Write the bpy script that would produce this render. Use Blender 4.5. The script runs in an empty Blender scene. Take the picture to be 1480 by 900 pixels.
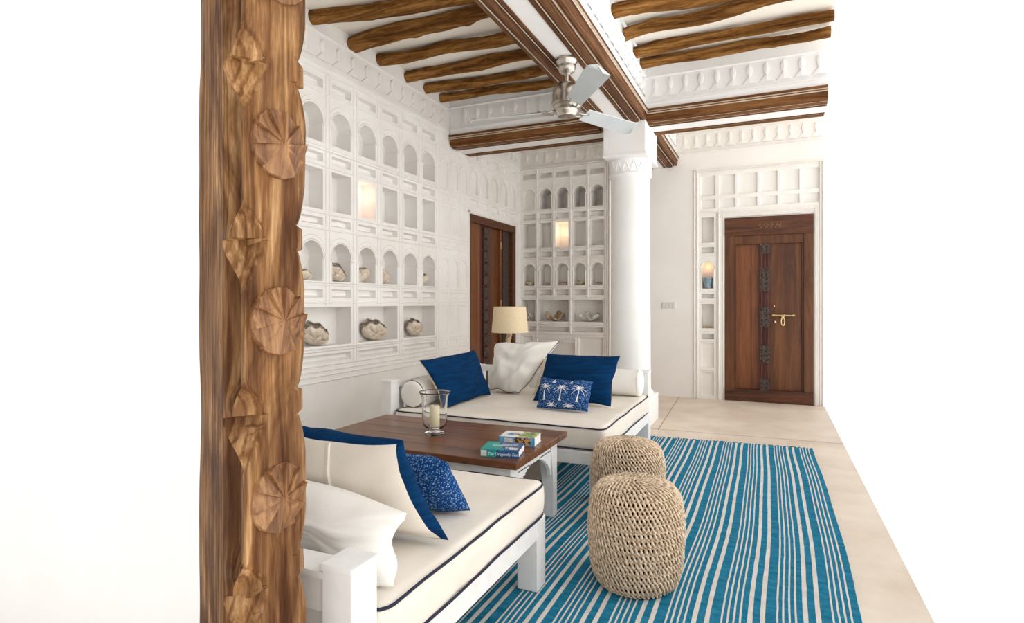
import bpy, bmesh, math, random
from mathutils import Vector, Matrix, noise
R = math.radians
V = Vector
C = bpy.context.scene.collection
random.seed(4)
def nz(x, y=0.0, z=0.0): return noise.noise(V((x, y, z)))

# ------------------------------------------------------------------ materials
MATS = {}
def newmat(name):
    m = bpy.data.materials.new(name); m.use_nodes = True
    nt = m.node_tree; b = nt.nodes['Principled BSDF']
    MATS[name] = m
    return m, nt, b
def coords(nt, scale=(1, 1, 1), rot=(0, 0, 0)):
    tc = nt.nodes.new('ShaderNodeTexCoord'); mp = nt.nodes.new('ShaderNodeMapping')
    mp.inputs['Scale'].default_value = scale; mp.inputs['Rotation'].default_value = rot
    nt.links.new(tc.outputs['Object'], mp.inputs['Vector'])
    return mp.outputs['Vector']
def ntex(nt, vec, scale, detail=5, rough=.6, dist=0.0):
    n = nt.nodes.new('ShaderNodeTexNoise'); n.inputs['Scale'].default_value = scale
    n.inputs['Detail'].default_value = detail; n.inputs['Roughness'].default_value = rough
    n.inputs['Distortion'].default_value = dist
    nt.links.new(vec, n.inputs['Vector']); return n.outputs['Fac']
def ramp(nt, fac, stops):
    r = nt.nodes.new('ShaderNodeValToRGB'); e = r.color_ramp.elements
    e[0].position, e[0].color = stops[0][0], (*stops[0][1], 1)
    e[1].position, e[1].color = stops[-1][0], (*stops[-1][1], 1)
    for p, c in stops[1:-1]:
        x = e.new(p); x.color = (*c, 1)
    nt.links.new(fac, r.inputs['Fac']); return r.outputs['Color']
def bump(nt, b, fac, s=.3, d=.01):
    bp = nt.nodes.new('ShaderNodeBump'); bp.inputs['Strength'].default_value = s
    bp.inputs['Distance'].default_value = d
    nt.links.new(fac, bp.inputs['Height']); nt.links.new(bp.outputs['Normal'], b.inputs['Normal'])
def mat_var(name, c1, c2, scale=5, rough=.7, stretch=(1, 1, 1), bs=.2, bd=.005, bscale=None, detail=5, dist=0, lo=.35, hi=.65, metal=0, spec=.5):
    m, nt, b = newmat(name); vec = coords(nt, stretch)
    f = ntex(nt, vec, scale, detail, .6, dist)
    nt.links.new(ramp(nt, f, [(lo, c1), (hi, c2)]), b.inputs['Base Color'])
    b.inputs['Roughness'].default_value = rough; b.inputs['Metallic'].default_value = metal
    b.inputs['Specular IOR Level'].default_value = spec
    if bs:
        f2 = ntex(nt, vec, bscale, 4) if bscale else f
        bump(nt, b, f2, bs, bd)
    return m
def mat_wood(name, dark, mid, light, axis='x', scale=1.0, rough=.5, bs=.3, bd=.004, knots=False, spec=.4):
    m, nt, b = newmat(name)
    st = {'x': (.6, 8, 8), 'y': (8, .6, 8), 'z': (8, 8, .6)}[axis]
    vec = coords(nt, tuple(v*scale for v in st))
    f = ntex(nt, vec, 1.6, 7, .65, 1.2)
    vec2 = coords(nt, tuple(v*scale*3.5 for v in st))
    f2 = ntex(nt, vec2, 4, 5, .7)
    mx = nt.nodes.new('ShaderNodeMath'); mx.operation = 'MULTIPLY_ADD'
    nt.links.new(f2, mx.inputs[0]); mx.inputs[1].default_value = .35
    nt.links.new(f, mx.inputs[2])
    col = ramp(nt, mx.outputs[0], [(.48, dark), (.66, mid), (.86, light)])
    nt.links.new(col, b.inputs['Base Color'])
    b.inputs['Roughness'].default_value = rough; b.inputs['Specular IOR Level'].default_value = spec
    bump(nt, b, mx.outputs[0], bs, bd)
    return m
PL = mat_var('plaster', (.83, .80, .765), (.89, .872, .845), 2.2, .85, bs=.35, bd=.004, bscale=14, spec=.2)
PLW = mat_var('plaster_wall', (.835, .80, .755), (.885, .86, .82), 1.4, .9, bs=.3, bd=.004, bscale=9, spec=.2)
CEIL = mat_var('ceiling_plaster', (.86, .81, .71), (.90, .86, .79), 1.6, .9, bs=.3, bd=.006, bscale=6, spec=.1)
COLW = mat_var('column_plaster', (.84, .835, .82), (.89, .885, .875), 2, .75, bs=.2, bd=.003, bscale=10, spec=.3)
FLOOR = mat_var('floor_screed', (.66, .545, .43), (.80, .70, .59), 2.3, .45, bs=.08, bd=.003, bscale=20, detail=8)
WHITE = mat_var('white_paint', (.80, .80, .79), (.86, .86, .85), 6, .45, stretch=(3, 3, 3), bs=.05, bd=.002)
LINEN = mat_var('cream_linen', (.74, .68, .60), (.80, .745, .67), 5, .95, bs=.3, bd=.002, bscale=160, spec=.1)
COTTON = mat_var('white_cotton', (.80, .775, .73), (.87, .85, .81), 5, .95, bs=.25, bd=.002, bscale=120, spec=.1)
CREAM = mat_var('cream_cotton', (.66, .56, .44), (.74, .65, .53), 4, .95, bs=.25, bd=.002, bscale=120, spec=.1)
NAVY = mat_var('navy_piping', (.006, .008, .03), (.012, .014, .045), 30, .8, bs=0)
BLUE = mat_var('indigo_cloth', (.0008, .018, .062), (.002, .040, .125), 9, .95, stretch=(.8, .8, 7), bs=.4, bd=.003, bscale=60, spec=.1, lo=.3, hi=.7)
PRINT = mat_var('indigo_print', (.004, .045, .17), (.26, .40, .60), 170, .95, bs=.2, bd=.002, lo=.54, hi=.66, detail=2, spec=.1)
MOTIF = mat_var('white_motif', (.72, .74, .78), (.82, .83, .85), 50, .95, bs=0, spec=.1)
LOG = mat_wood('log_wood', (.030, .010, .002), (.20, .085, .020), (.46, .235, .075), 'x', 1.0, .8, 1.0, .02, spec=.1)
POSTW = mat_wood('post_wood', (.095, .038, .013), (.31, .155, .058), (.62, .40, .20), 'z', 1.3, .55, .5, .005, spec=.12)
nt = POSTW.node_tree; b = nt.nodes['Principled BSDF']; lk = b.inputs['Base Color'].links[0].from_socket
f = ntex(nt, coords(nt, (3.2, 3.2, .9)), 1.5, 4, .6, 1.5)
dk = ramp(nt, f, [(.40, (.20, .11, .06)), (.60, (1, 1, 1))])
mxn = nt.nodes.new('ShaderNodeMix'); mxn.data_type = 'RGBA'; mxn.blend_type = 'MULTIPLY'; mxn.inputs['Factor'].default_value = .85
nt.links.new(lk, mxn.inputs[6]); nt.links.new(dk, mxn.inputs[7]); nt.links.new(mxn.outputs[2], b.inputs['Base Color'])
wv = nt.nodes.new('ShaderNodeTexWave'); wv.bands_direction = 'X'; wv.inputs['Scale'].default_value = 5; wv.inputs['Distortion'].default_value = 9; wv.inputs['Detail'].default_value = 3; wv.inputs['Detail Scale'].default_value = 1.2
nt.links.new(coords(nt, (4, 4, .45)), wv.inputs['Vector'])
wr_ = ramp(nt, wv.outputs['Fac'], [(.05, (.42, .28, .18)), (.45, (1, 1, 1))])
mx2 = nt.nodes.new('ShaderNodeMix'); mx2.data_type = 'RGBA'; mx2.blend_type = 'MULTIPLY'; mx2.inputs['Factor'].default_value = .6
nt.links.new(mxn.outputs[2], mx2.inputs[6]); nt.links.new(wr_, mx2.inputs[7]); nt.links.new(mx2.outputs[2], b.inputs['Base Color'])
ROSEW = mat_wood('rosette_wood', (.07, .026, .009), (.20, .088, .032), (.38, .20, .085), 'z', 2.2, .55, .35, .003)
BEAMX = mat_wood('beam_wood_x', (.050, .018, .005), (.145, .058, .018), (.28, .13, .045), 'x', 1.2, .65, .3, .004, spec=.15)
BEAMY = mat_wood('beam_wood_y', (.045, .017, .007), (.125, .053, .024), (.24, .118, .055), 'y', 1.2, .65, .3, .004, spec=.15)
LINE = mat_var('beam_line', (.50, .40, .30), (.62, .53, .43), 8, .8, bs=0)
TABLEW = mat_wood('table_wood', (.060, .018, .006), (.125, .042, .014), (.21, .080, .030), 'x', .9, .32, .1, .002, spec=.45)
DOORW = mat_wood('door_wood', (.045, .013, .004), (.105, .034, .009), (.17, .062, .018), 'z', .9, .42, .12, .002)
DOORL = mat_wood('door_wood_light', (.10, .028, .008), (.17, .052, .015), (.235, .082, .026), 'z', .8, .42, .12, .002)
DOORF = mat_wood('door_frame_wood', (.032, .010, .004), (.085, .026, .009), (.14, .048, .017), 'x', 1.6, .55, .3, .004)
CARVE = mat_var('carved_dark_wood', (.012, .008, .007), (.10, .06, .045), 60, .6, bs=1.0, bd=.01, bscale=45, detail=3)
BRASS = mat_var('brass', (.62, .42, .18), (.75, .55, .28), 20, .3, bs=0, metal=.9)
NICKEL = mat_var('satin_nickel', (.42, .38, .33), (.55, .51, .46), 10, .28, bs=0, metal=1.0)
BLADE = mat_var('blade_paint', (.52, .56, .57), (.58, .62, .63), 5, .5, bs=0)
ROPE = mat_var('natural_rope', (.36, .24, .15), (.82, .67, .50), 70, .9, bs=.5, bd=.003, bscale=220, spec=.1, lo=.3, hi=.62)
CORE = mat_var('pouf_core_shade', (.02, .010, .005), (.045, .024, .012), 30, .95, bs=.2)  # near-black so the shade inside the rope holes is put into the colour
RUGB = mat_var('rug_blue', (.003, .125, .225), (.03, .235, .38), 7, .95, stretch=(2, 5, 1), bs=.4, bd=.003, bscale=150, spec=.1, detail=6, lo=.3, hi=.72)
RUGW = mat_var('rug_cream', (.62, .57, .52), (.72, .68, .63), 12, .95, bs=.4, bd=.003, bscale=150, spec=.1)
SHADE = mat_var('lamp_linen', (.72, .58, .37), (.80, .67, .46), 60, .9, stretch=(1, 1, 3), bs=.2, bd=.002)
WAX = mat_var('candle_wax', (.86, .76, .50), (.90, .81, .56), 5, .5, bs=0)
SHELL = mat_var('shell_cream', (.55, .44, .33), (.84, .76, .65), 18, .55, bs=.4, bd=.003, bscale=60)
SHELLB = mat_var('shell_tan', (.36, .25, .15), (.66, .52, .36), 22, .6, bs=.4, bd=.003, bscale=60)
SHELLY = mat_var('shell_ochre', (.45, .36, .18), (.74, .66, .44), 22, .6, bs=.4, bd=.003, bscale=60)
SHELLP = mat_var('shell_pink', (.50, .34, .26), (.74, .60, .52), 22, .6, bs=.4, bd=.003, bscale=60)
SHELLD = mat_var('shell_crust', (.08, .06, .05), (.55, .46, .38), 40, .8, bs=.4, bd=.003)
CORAL = mat_var('coral_white', (.66, .61, .55), (.86, .83, .78), 40, .8, bs=.4, bd=.003)
POT = mat_var('glazed_blue_grey', (.09, .20, .30), (.40, .48, .50), 35, .4, bs=.1)
SWITCH = mat_var('switch_plastic', (.70, .68, .65), (.75, .73, .70), 5, .4, bs=0)
GOLD = mat_var('gilded_carving', (.20, .10, .035), (.30, .16, .06), 20, .5, bs=0)
TEAL = mat_var('cover_teal', (.0, .27, .26), (.01, .33, .31), 8, .35, bs=0)
DBLUE = mat_var('cover_blue', (.005, .06, .19), (.01, .10, .27), 8, .35, bs=0)
PAGES = mat_var('book_pages', (.80, .78, .74), (.86, .84, .80), 5, .8, stretch=(1, 1, 80), bs=.2, bd=.001)
CWHITE = mat_var('cover_white', (.76, .76, .74), (.82, .82, .80), 5, .4, bs=0)
CGREEN = mat_var('cover_photo_green', (.02, .08, .03), (.50, .58, .20), 40, .4, bs=0, lo=.4, hi=.6)
CSKY = mat_var('cover_photo_blue', (.02, .18, .42), (.20, .55, .78), 30, .4, bs=0)
CORNG = mat_var('cover_photo_ochre', (.03, .02, .02), (.62, .32, .10), 60, .4, bs=0, lo=.45, hi=.55)
CPINK = mat_var('cover_label', (.62, .55, .53), (.72, .66, .64), 30, .5, bs=0)
m, nt, b = newmat('clear_glass'); b.inputs['Roughness'].default_value = .02
b.inputs['Transmission Weight'].default_value = 1; b.inputs['IOR'].default_value = 1.35
b.inputs['Base Color'].default_value = (.985, .99, .99, 1)
GLASS = m

# ------------------------------------------------------------------ mesh helpers
class MB:
    def __init__(s): s.v = []; s.f = []; s.m = []
    def add(s, vs, fs, mi=0):
        o = len(s.v); s.v += [V(p) for p in vs]
        for f in fs: s.f.append([o+i for i in f]); s.m.append(mi)
        return s
    def quad(s, a, b_, c, d, mi=0): return s.add([a, b_, c, d], [(0, 1, 2, 3)], mi)
    def box(s, x0, x1, y0, y1, z0, z1, mi=0, bev=0.0):
        if bev <= 0:
            vs = [(x, y, z) for z in (z0, z1) for y in (y0, y1) for x in (x0, x1)]
            return s.add(vs, [(0, 2, 3, 1), (4, 5, 7, 6), (0, 1, 5, 4), (2, 6, 7, 3), (0, 4, 6, 2), (1, 3, 7, 5)], mi)
        bm = bmesh.new(); bmesh.ops.create_cube(bm, size=1)
        for v in bm.verts:
            v.co = V(((x0+x1)/2+v.co.x*(x1-x0), (y0+y1)/2+v.co.y*(y1-y0), (z0+z1)/2+v.co.z*(z1-z0)))
        bmesh.ops.bevel(bm, geom=list(bm.edges), offset=bev, segments=2, profile=.7, affect='EDGES')
        s.bm(bm, mi); return s
    def bm(s, bm, mi=0):
        bm.verts.ensure_lookup_table()
        idx = {v: i for i, v in enumerate(bm.verts)}
        s.add([v.co.copy() for v in bm.verts], [[idx[v] for v in f.verts] for f in bm.faces], mi); bm.free()
    def hexa(s, p, mi=0):   # 8 points: bottom 4 ccw then top 4 ccw
        return s.add(p, [(0, 3, 2, 1), (4, 5, 6, 7), (0, 1, 5, 4), (1, 2, 6, 5), (2, 3, 7, 6), (3, 0, 4, 7)], mi)
    def tube(s, pts, r, n=8, mi=0, closed=False, caps=True):
        pts = [V(p) for p in pts]; m_ = len(pts)
        rr = r if isinstance(r, (list, tuple)) else [r]*m_
        rings = []; prev = None
        for i, p in enumerate(pts):
            a = pts[(i-1) % m_] if (closed or i > 0) else p
            c = pts[(i+1) % m_] if (closed or i < m_-1) else p
            t = (c-a).normalized()
            if prev is None:
                up = V((0, 0, 1)) if abs(t.z) < .9 else V((1, 0, 0))
                nrm = t.cross(up).normalized()
            else:
                nrm = (prev - t*prev.dot(t)).normalized()
            prev = nrm; bn = t.cross(nrm)
            rings.append([p+(nrm*math.cos(2*math.pi*k/n)+bn*math.sin(2*math.pi*k/n))*rr[i] for k in range(n)])
        vs = [q for g in rings for q in g]; fs = []
        for i in range(m_ if closed else m_-1):
            j = (i+1) % m_
            for k in range(n):
                fs.append((i*n+k, i*n+(k+1) % n, j*n+(k+1) % n, j*n+k))
        if caps and not closed:
            fs.append(tuple(range(n))[::-1]); fs.append(tuple((m_-1)*n+k for k in range(n)))
        return s.add(vs, fs, mi)
    def lathe(s, prof, cx=0, cy=0, n=32, mi=0, caps=True):
        vs = []; fs = []
        for r, z in prof:
            for k in range(n):
                a = 2*math.pi*k/n; vs.append((cx+r*math.cos(a), cy+r*math.sin(a), z))
        for i in range(len(prof)-1):
            for k in range(n):
                fs.append((i*n+k, i*n+(k+1) % n, (i+1)*n+(k+1) % n, (i+1)*n+k))
        if caps:
            fs.append(tuple(range(n))[::-1]); fs.append(tuple((len(prof)-1)*n+k for k in range(n)))
        return s.add(vs, fs, mi)
    def build(s, name, mats, parent=None, smooth=False, base=None, angle=None):
        me = bpy.data.meshes.new(name)
        off = V((0, 0, 0)); q = parent
        while q: off = off+q.location; q = q.parent
        if base is not None: off = off+V(base)
        me.from_pydata([p-off for p in s.v], [], s.f)
        for mt in (mats if isinstance(mats, (list, tuple)) else [mats]): me.materials.append(mt)
        me.polygons.foreach_set('material_index', s.m)
        if smooth: me.polygons.foreach_set('use_smooth', [True]*len(me.polygons))
        me.update()
        bm = bmesh.new(); bm.from_mesh(me); bmesh.ops.recalc_face_normals(bm, faces=list(bm.faces)); bm.to_mesh(me); bm.free()
        if angle: me.set_sharp_from_angle(angle=R(angle))
        o = bpy.data.objects.new(name, me); C.objects.link(o)
        if parent: o.parent = parent
        if base is not None: o.location = V(base)
        return o
def tag(o, label, cat, group=None):
    o['label'] = label; o['category'] = cat
    if group: o['group'] = group
    return o
def thing(name, loc, label, cat, group=None):
    o = bpy.data.objects.new(name, None); C.objects.link(o); o.location = loc; o.empty_display_size = .05
    return tag(o, label, cat, group)
def struct(o): o['kind'] = 'structure'; return o
def dup(root, loc, rz=0, label=None):
    def cp(o, par):
        c = o.copy(); C.objects.link(c); c.parent = par
        for ch in o.children: cp(ch, c)
        return c
    r = root.copy(); C.objects.link(r); r.location = loc; r.rotation_euler = (0, 0, rz)
    if label: r['label'] = label
    for ch in root.children: cp(ch, r)
    return r
def smoothstep(a, b_, x):
    t = max(0, min(1, (x-a)/(b_-a))); return t*t*(3-2*t)

def soft_box(mb, x0, x1, y0, y1, z0, z1, r, n=10, amp=0, seed=0, mi=0):
    def lines(a, b_, k):
        base = [a, a+r*.35, a+r*.7, a+r*1.1]; end = [b_-r*1.1, b_-r*.7, b_-r*.35, b_]
        mid = [a+r*1.1+(b_-a-2.2*r)*i/k for i in range(1, k)]
        return base+mid+end
    X = lines(x0, x1, n); Y = lines(y0, y1, n); Z = lines(z0, z1, 3)
    def fix(p):
        p = V(p); q = V((min(max(p.x, x0+r), x1-r), min(max(p.y, y0+r), y1-r), min(max(p.z, z0+r), z1-r)))
        d = p-q
        if d.length > 1e-9: p = q+d.normalized()*r
        if amp:
            w = nz(p.x*4+seed, p.y*4, p.z*9)*amp+nz(p.x*11+seed, p.y*11, p.z*16)*amp*.45
            c = V(((x0+x1)/2, (y0+y1)/2, (z0+z1)/2)); e = V(((p.x-c.x)/(x1-x0), (p.y-c.y)/(y1-y0), (p.z-c.z)/(z1-z0)*1.0))
            p = p+e*w*2.2
        return p
    def grid(A, B, fn):
        vs = [fix(fn(a, b_)) for a in A for b_ in B]; nb = len(B)
        fs = [(i*nb+j, i*nb+j+1, (i+1)*nb+j+1, (i+1)*nb+j) for i in range(len(A)-1) for j in range(nb-1)]
        mb.add(vs, fs, mi)
    for z in (z0, z1): grid(X, Y, lambda a, b_: (a, b_, z))
    for y in (y0, y1): grid(X, Z, lambda a, b_: (a, y, b_))
    for x in (x0, x1): grid(Y, Z, lambda a, b_: (x, a, b_))
def weld(o, d=.0004):
    bm = bmesh.new(); bm.from_mesh(o.data); bmesh.ops.remove_doubles(bm, verts=list(bm.verts), dist=d)
    bmesh.ops.recalc_face_normals(bm, faces=list(bm.faces)); bm.to_mesh(o.data); bm.free()
def rect_path(x0, x1, y0, y1, z, r, n=8, wob=.0, seed=0):
    pts = []
    cs = [(x1-r, y1-r, 0), (x0+r, y1-r, 90), (x0+r, y0+r, 180), (x1-r, y0+r, 270)]
    for i, (cx, cy, a0) in enumerate(cs):
        for k in range(5):
            a = R(a0+90*k/4); pts.append([cx+r*math.cos(a), cy+r*math.sin(a), z])
        nx = cs[(i+1) % 4]; a = R(a0+90)
        p = pts[-1]; q = [nx[0]+r*math.cos(a), nx[1]+r*math.sin(a), z]
        for k in range(1, n*2): pts.append([p[j]+(q[j]-p[j])*k/(n*2) for j in range(3)])
    for p in pts:
        p[2] += nz(p[0]*5+seed, p[1]*5)*wob*2; p[0] += nz(p[0]*7, p[1]*7+seed)*wob; p[1] += nz(p[1]*6+seed, p[0]*6)*wob
    return pts

# ------------------------------------------------------------------ relief walls
class Relief:
    """front skin of a plaster wall in (u,z), n = height out of the wall"""
    def __init__(s, P): s.P = P; s.mb = MB(); s.occ = []
    def p(s, u, z, n): return s.P(u, z, n)
    def poly(s, pts, mi=0):
        s.mb.add([s.p(*q) for q in pts], [tuple(range(len(pts)))], mi)
    def rect_niche(s, u0, u1, z0, z1, d, inset=0.0, slope=0.0, mi=0):
        s.occ.append((u0, u1, z0, z1))
        a = [(u0, z0), (u1, z0), (u1, z1), (u0, z1)]
        b_ = [(u0+inset, z0+inset+slope), (u1-inset, z0+inset+slope), (u1-inset, z1-inset), (u0+inset, z1-inset)]
        for i in range(4):
            j = (i+1) % 4
            s.poly([(*a[i], 0), (*a[j], 0), (*b_[j], -d), (*b_[i], -d)], mi)
        s.poly([(*q, -d) for q in b_], mi)
    def arch_niche(s, u0, u1, z0, z1, d, notch=.01, seg=12, inset=0.0, pointed=0.0):
        U0, U1 = u0-notch, u1+notch; w = (U1-U0)/2; uc = (U0+U1)/2; zs = z1-w*(1.0+pointed)
        s.occ.append((U0, U1, z0, z1))
        arc = []
        for k in range(seg+1):
            a = math.pi-math.pi*k/seg
            arc.append((uc+w*math.cos(a), zs+w*(1+pointed)*math.sin(a)**(1-.15*pointed)))
        outl = [(u0, z0), (u0, zs-.012), (U0, zs-.006)]+arc+[(U1, zs-.006), (u1, zs-.012), (u1, z0)]
        # spandrels
        s.poly([(U0, z0, 0), (u0, z0, 0), (u0, zs-.012, 0), (U0, zs-.006, 0)])
        s.poly([(u1, z0, 0), (U1, z0, 0), (U1, zs-.006, 0), (u1, zs-.012, 0)])
        for k in range(seg):
            p, q = arc[k], arc[k+1]
            s.poly([(p[0], p[1], 0), (q[0], q[1], 0), (q[0], z1, 0), (p[0], z1, 0)])
        def sh(p):
            return (p[0]+(uc-p[0])*inset, p[1]+((zs+z0)/2-p[1])*inset*.5)
        L = len(outl)
        for k in range(L):
            p, q = outl[k], outl[(k+1) % L]
            s.poly([(*p, 0), (*q, 0), (*sh(q), -d), (*sh(p), -d)])
        s.poly([(*sh(p), -d) for p in outl])
        # raised rim and outer ogee line
        rim = [(u0-.006, z0)]+[(u0-.006, zs-.02)]+[(uc+(w+.012)*math.cos(math.pi-math.pi*k/seg), zs+(w*(1+pointed)+.012)*math.sin(math.pi-math.pi*k/seg)) for k in range(seg+1)]+[(u1+.006, zs-.02), (u1+.006, z0)]
        s.ribbon(rim, .010, .007)
        o2 = []
        for k in range(seg+1):
            a = math.pi-math.pi*k/seg
            o2.append((uc+(w+.030)*math.cos(a), zs+.012+(w*(1+pointed)+.034)*math.sin(a)))
        s.ribbon(o2, .006, .005)
        for uu in (u0-.008, u1+.008):
            s.strip(uu-.011, uu+.011, zs-.026, zs-.008, .011)
    def ribbon(s, pts, w, h):
        n = len(pts); L = []; Rr = []; M = []
        for i, p in enumerate(pts):
            a = pts[max(0, i-1)]; c = pts[min(n-1, i+1)]
            t = V((c[0]-a[0], c[1]-a[1])); t = t.normalized() if t.length > 0 else V((1, 0)); q = V((-t.y, t.x))
            L.append((p[0]+q.x*w/2, p[1]+q.y*w/2, .0)); Rr.append((p[0]-q.x*w/2, p[1]-q.y*w/2, .0)); M.append((p[0], p[1], h))
        vs = [s.p(*q) for q in L+M+Rr]
        fs = []
        for i in range(n-1):
            fs += [(i, i+1, n+i+1, n+i), (n+i, n+i+1, 2*n+i+1, 2*n+i)]
        s.mb.add(vs, fs)
    def strip(s, u0, u1, z0, z1, h, b_=None, base=0.0):
        b_ = min(h*.6, (u1-u0)*.3, (z1-z0)*.3) if b_ is None else b_
        a = [(u0, z0), (u1, z0), (u1, z1), (u0, z1)]; c = [(u0+b_, z0+b_), (u1-b_, z0+b_), (u1-b_, z1-b_), (u0+b_, z1-b_)]
        for i in range(4):
            j = (i+1) % 4
            s.poly([(*a[i], base), (*a[j], base), (*c[j], base+h), (*c[i], base+h)])
        s.poly([(*q, base+h) for q in c])
    def fill(s, u0, u1, z0, z1, extra=()):
        us = sorted({round(x, 5) for o in s.occ for x in o[:2] if u0 < x < u1} | {u0, u1} | {x for x in extra})
        zs = sorted({round(x, 5) for o in s.occ for x in o[2:] if z0 < x < z1} | {z0, z1})
        # merge: per z band, runs of free cells
        for j in range(len(zs)-1):
            zc = (zs[j]+zs[j+1])/2; start = None
            band = sorted([(o[0], o[1]) for o in s.occ if o[2]-1e-6 < zc < o[3]+1e-6])
            cur = u0
            for a, b_ in band:
                if a > cur+1e-6: s.poly([(cur, zs[j], 0), (min(a, u1), zs[j], 0), (min(a, u1), zs[j+1], 0), (cur, zs[j+1], 0)])
                cur = max(cur, b_)
            if cur < u1-1e-6: s.poly([(cur, zs[j], 0), (u1, zs[j], 0), (u1, zs[j+1], 0), (cur, zs[j+1], 0)])
    def ornament(s, uc, z0, z1, pitch, h=.021, base=0.0):
        """teardrop head over a spreading foot, the feet touching to form a zigzag"""
        H = z1-z0; prof = []
        for k in range(5):
            t = k/4; prof.append((z0+H*.40*t, pitch*.47*(1-t)+pitch*.055*t))
        for k in range(1, 13):
            a = math.pi*k/12; t = .40+.60*(1-math.cos(a))/2
            prof.append((z0+H*t, max(.001, pitch*.05*max(0, (1-k/3.)) + pitch*.185*math.sin(a)**.9)))
        n = len(prof); vs = []; fs = []
        for z, w in prof:
            hh = h*(.75+.25*smoothstep(z0+H*.4, z0+H*.75, z))
            for q in ((uc-w, 0), (uc-w*.82, hh*.72), (uc, hh), (uc+w*.82, hh*.72), (uc+w, 0)):
                vs.append(s.p(q[0], z, base+q[1]))
        for i in range(n-1):
            for k in range(4): fs.append((i*5+k, i*5+k+1, (i+1)*5+k+1, (i+1)*5+k))
        s.mb.add(vs, fs)
    def frieze(s, u0, u1, uref, pitch, z0, z1, top=None, bot=None, base=0.0):
        k0 = math.ceil((u0+pitch*.42-uref)/pitch); k1 = math.floor((u1-pitch*.42-uref)/pitch)
        for k in range(k0, k1+1): s.ornament(uref+k*pitch, z0, z1, pitch, base=base)
        if top: s.strip(u0, u1, top-.008, top+.010, .014, base=base)
        if bot: s.strip(u0, u1, bot-.018, bot+.004, .018, base=base)

# ---- left wall (faces +X) : plane X=-3.11
LX = -3.11; BY = 7.27
W = Relief(lambda u, z, n: (LX+n, u, z))
cols = [3.345+.3215*k for k in range(-2, 6)]
W.occ.append((5.80, 7.10, 0, 2.15))
lit_left = None
for k, uc in enumerate(cols):
    a, b_ = uc-.112, uc+.112
    W.rect_niche(a, b_, 2.77, 2.838, .05, .006, .012)
    W.arch_niche(a+.004, b_-.004, 2.36, 2.632, .14)
    W.rect_niche(a, b_, 2.212, 2.276, .05, .006, .012)
    W.rect_niche(a, b_, 1.85, 2.155, .14)
    W.rect_niche(a, b_, 1.733, 1.79, .05, .006, .010)
    W.arch_niche(a+.004, b_-.004, 1.307, 1.607, .14)
    W.rect_niche(a, b_, 1.182, 1.246, .05, .006, .012)
for k in range(0, 8, 2):
    a, b_ = cols[k]-.112, cols[k+1]+.112
    W.rect_niche(a, b_, .812, 1.112, .15)
    W.rect_niche(a, b_, .69, .748, .045, .006, .01)
PLW_DIV = [(cols[i]+cols[i+1])/2 for i in range(7)]
for i, u in enumerate(PLW_DIV+[cols[-1]+.161]):
    z0 = 1.13 if i % 2 == 0 and i < 7 else .67
    for q in (-.026, 0.014): W.strip(u+q, u+q+.013, z0, 2.90, .008)
for z in (2.885, 2.735, 2.325, 2.18, 1.82, 1.70, 1.278, 1.145, .775, .665, .625, .59, .545):
    W.strip(2.55, 5.10 if z > .66 else 5.12, z-.006, z+.008, .010)
for z in (2.30, 1.295, .795): W.strip(2.55, 5.10, z-.004, z+.006, .016)
# shallow blind panels beside and over the doorway
for uc in (5.255, 5.46, 5.665):
    a, b_ = uc-.078, uc+.078
    for z0, z1 in ((2.77, 2.838), (2.212, 2.276), (1.87, 2.15), (1.733, 1.79), (1.182, 1.246), (.69, .748), (.82, 1.11)):
        W.rect_niche(a, b_, z0, z1, .008, .005)
    W.arch_niche(a, b_, 1.307, 1.60, .010, .004)
    W.arch_niche(a, b_, 2.36, 2.632, .012, .004)
for u in (5.355, 5.56): W.strip(u, u+.008, .67, 2.90, .005)
for z in (2.885, 2.735, 2.325, 2.18, 1.82, 1.70, 1.278, 1.145, .775, .665): W.strip(5.14, 5.76, z-.004, z+.006, .006)
for k in range(5):
    uc = 5.93+k*.272; a, b_ = uc-.085, uc+.085
    W.arch_niche(a, b_, 2.38, 2.66, .03, .008)
    W.rect_niche(a-.01, b_+.01, 2.235, 2.315, .025, .006, .008)
    W.rect_niche(a-.01, b_+.01, 2.79, 2.86, .025, .006, .008)
for z in (2.885, 2.73, 2.345, 2.20): W.strip(5.78, 7.26, z-.006, z+.008, .010)
for k in range(6): W.strip(5.79+k*.272, 5.802+k*.272, 2.2, 2.9, .008)
W.strip(5.765, 5.798, 0, 2.185, .012); W.strip(5.765, 7.13, 2.152, 2.185, .012); W.strip(7.102, 7.125, 0, 2.185, .012)
W.frieze(2.4, 5.34, 3.98, .1765, 2.975, 3.13, top=3.175, bot=2.945)
W.frieze(5.87, 7.26, 5.98, .143, 3.005, 3.125, top=3.165, bot=2.95)
W.fill(.92, BY, 0, 3.30)
# thickness, door reveal
mb = W.mb
for (a, b_, c, d) in (((.92, 0), (BY, 0), (BY, 3.3), (.92, 3.3)),): W.poly([(*a, -.42), (*b_, -.42), (*c, -.42), (*d, -.42)])
for u in (.92, BY): W.poly([(u, 0, 0), (u, 3.3, 0), (u, 3.3, -.42), (u, 0, -.42)])
W.poly([(.92, 3.3, 0), (BY, 3.3, 0), (BY, 3.3, -.42), (.92, 3.3, -.42)])
for u in (5.80, 7.10): W.poly([(u, 0, 0), (u, 2.15, 0), (u, 2.15, -.42), (u, 0, -.42)])
W.poly([(5.8, 2.15, 0), (7.1, 2.15, 0), (7.1, 2.15, -.42), (5.8, 2.15, -.42)])
struct(mb.build('wall_left', PL))

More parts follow.
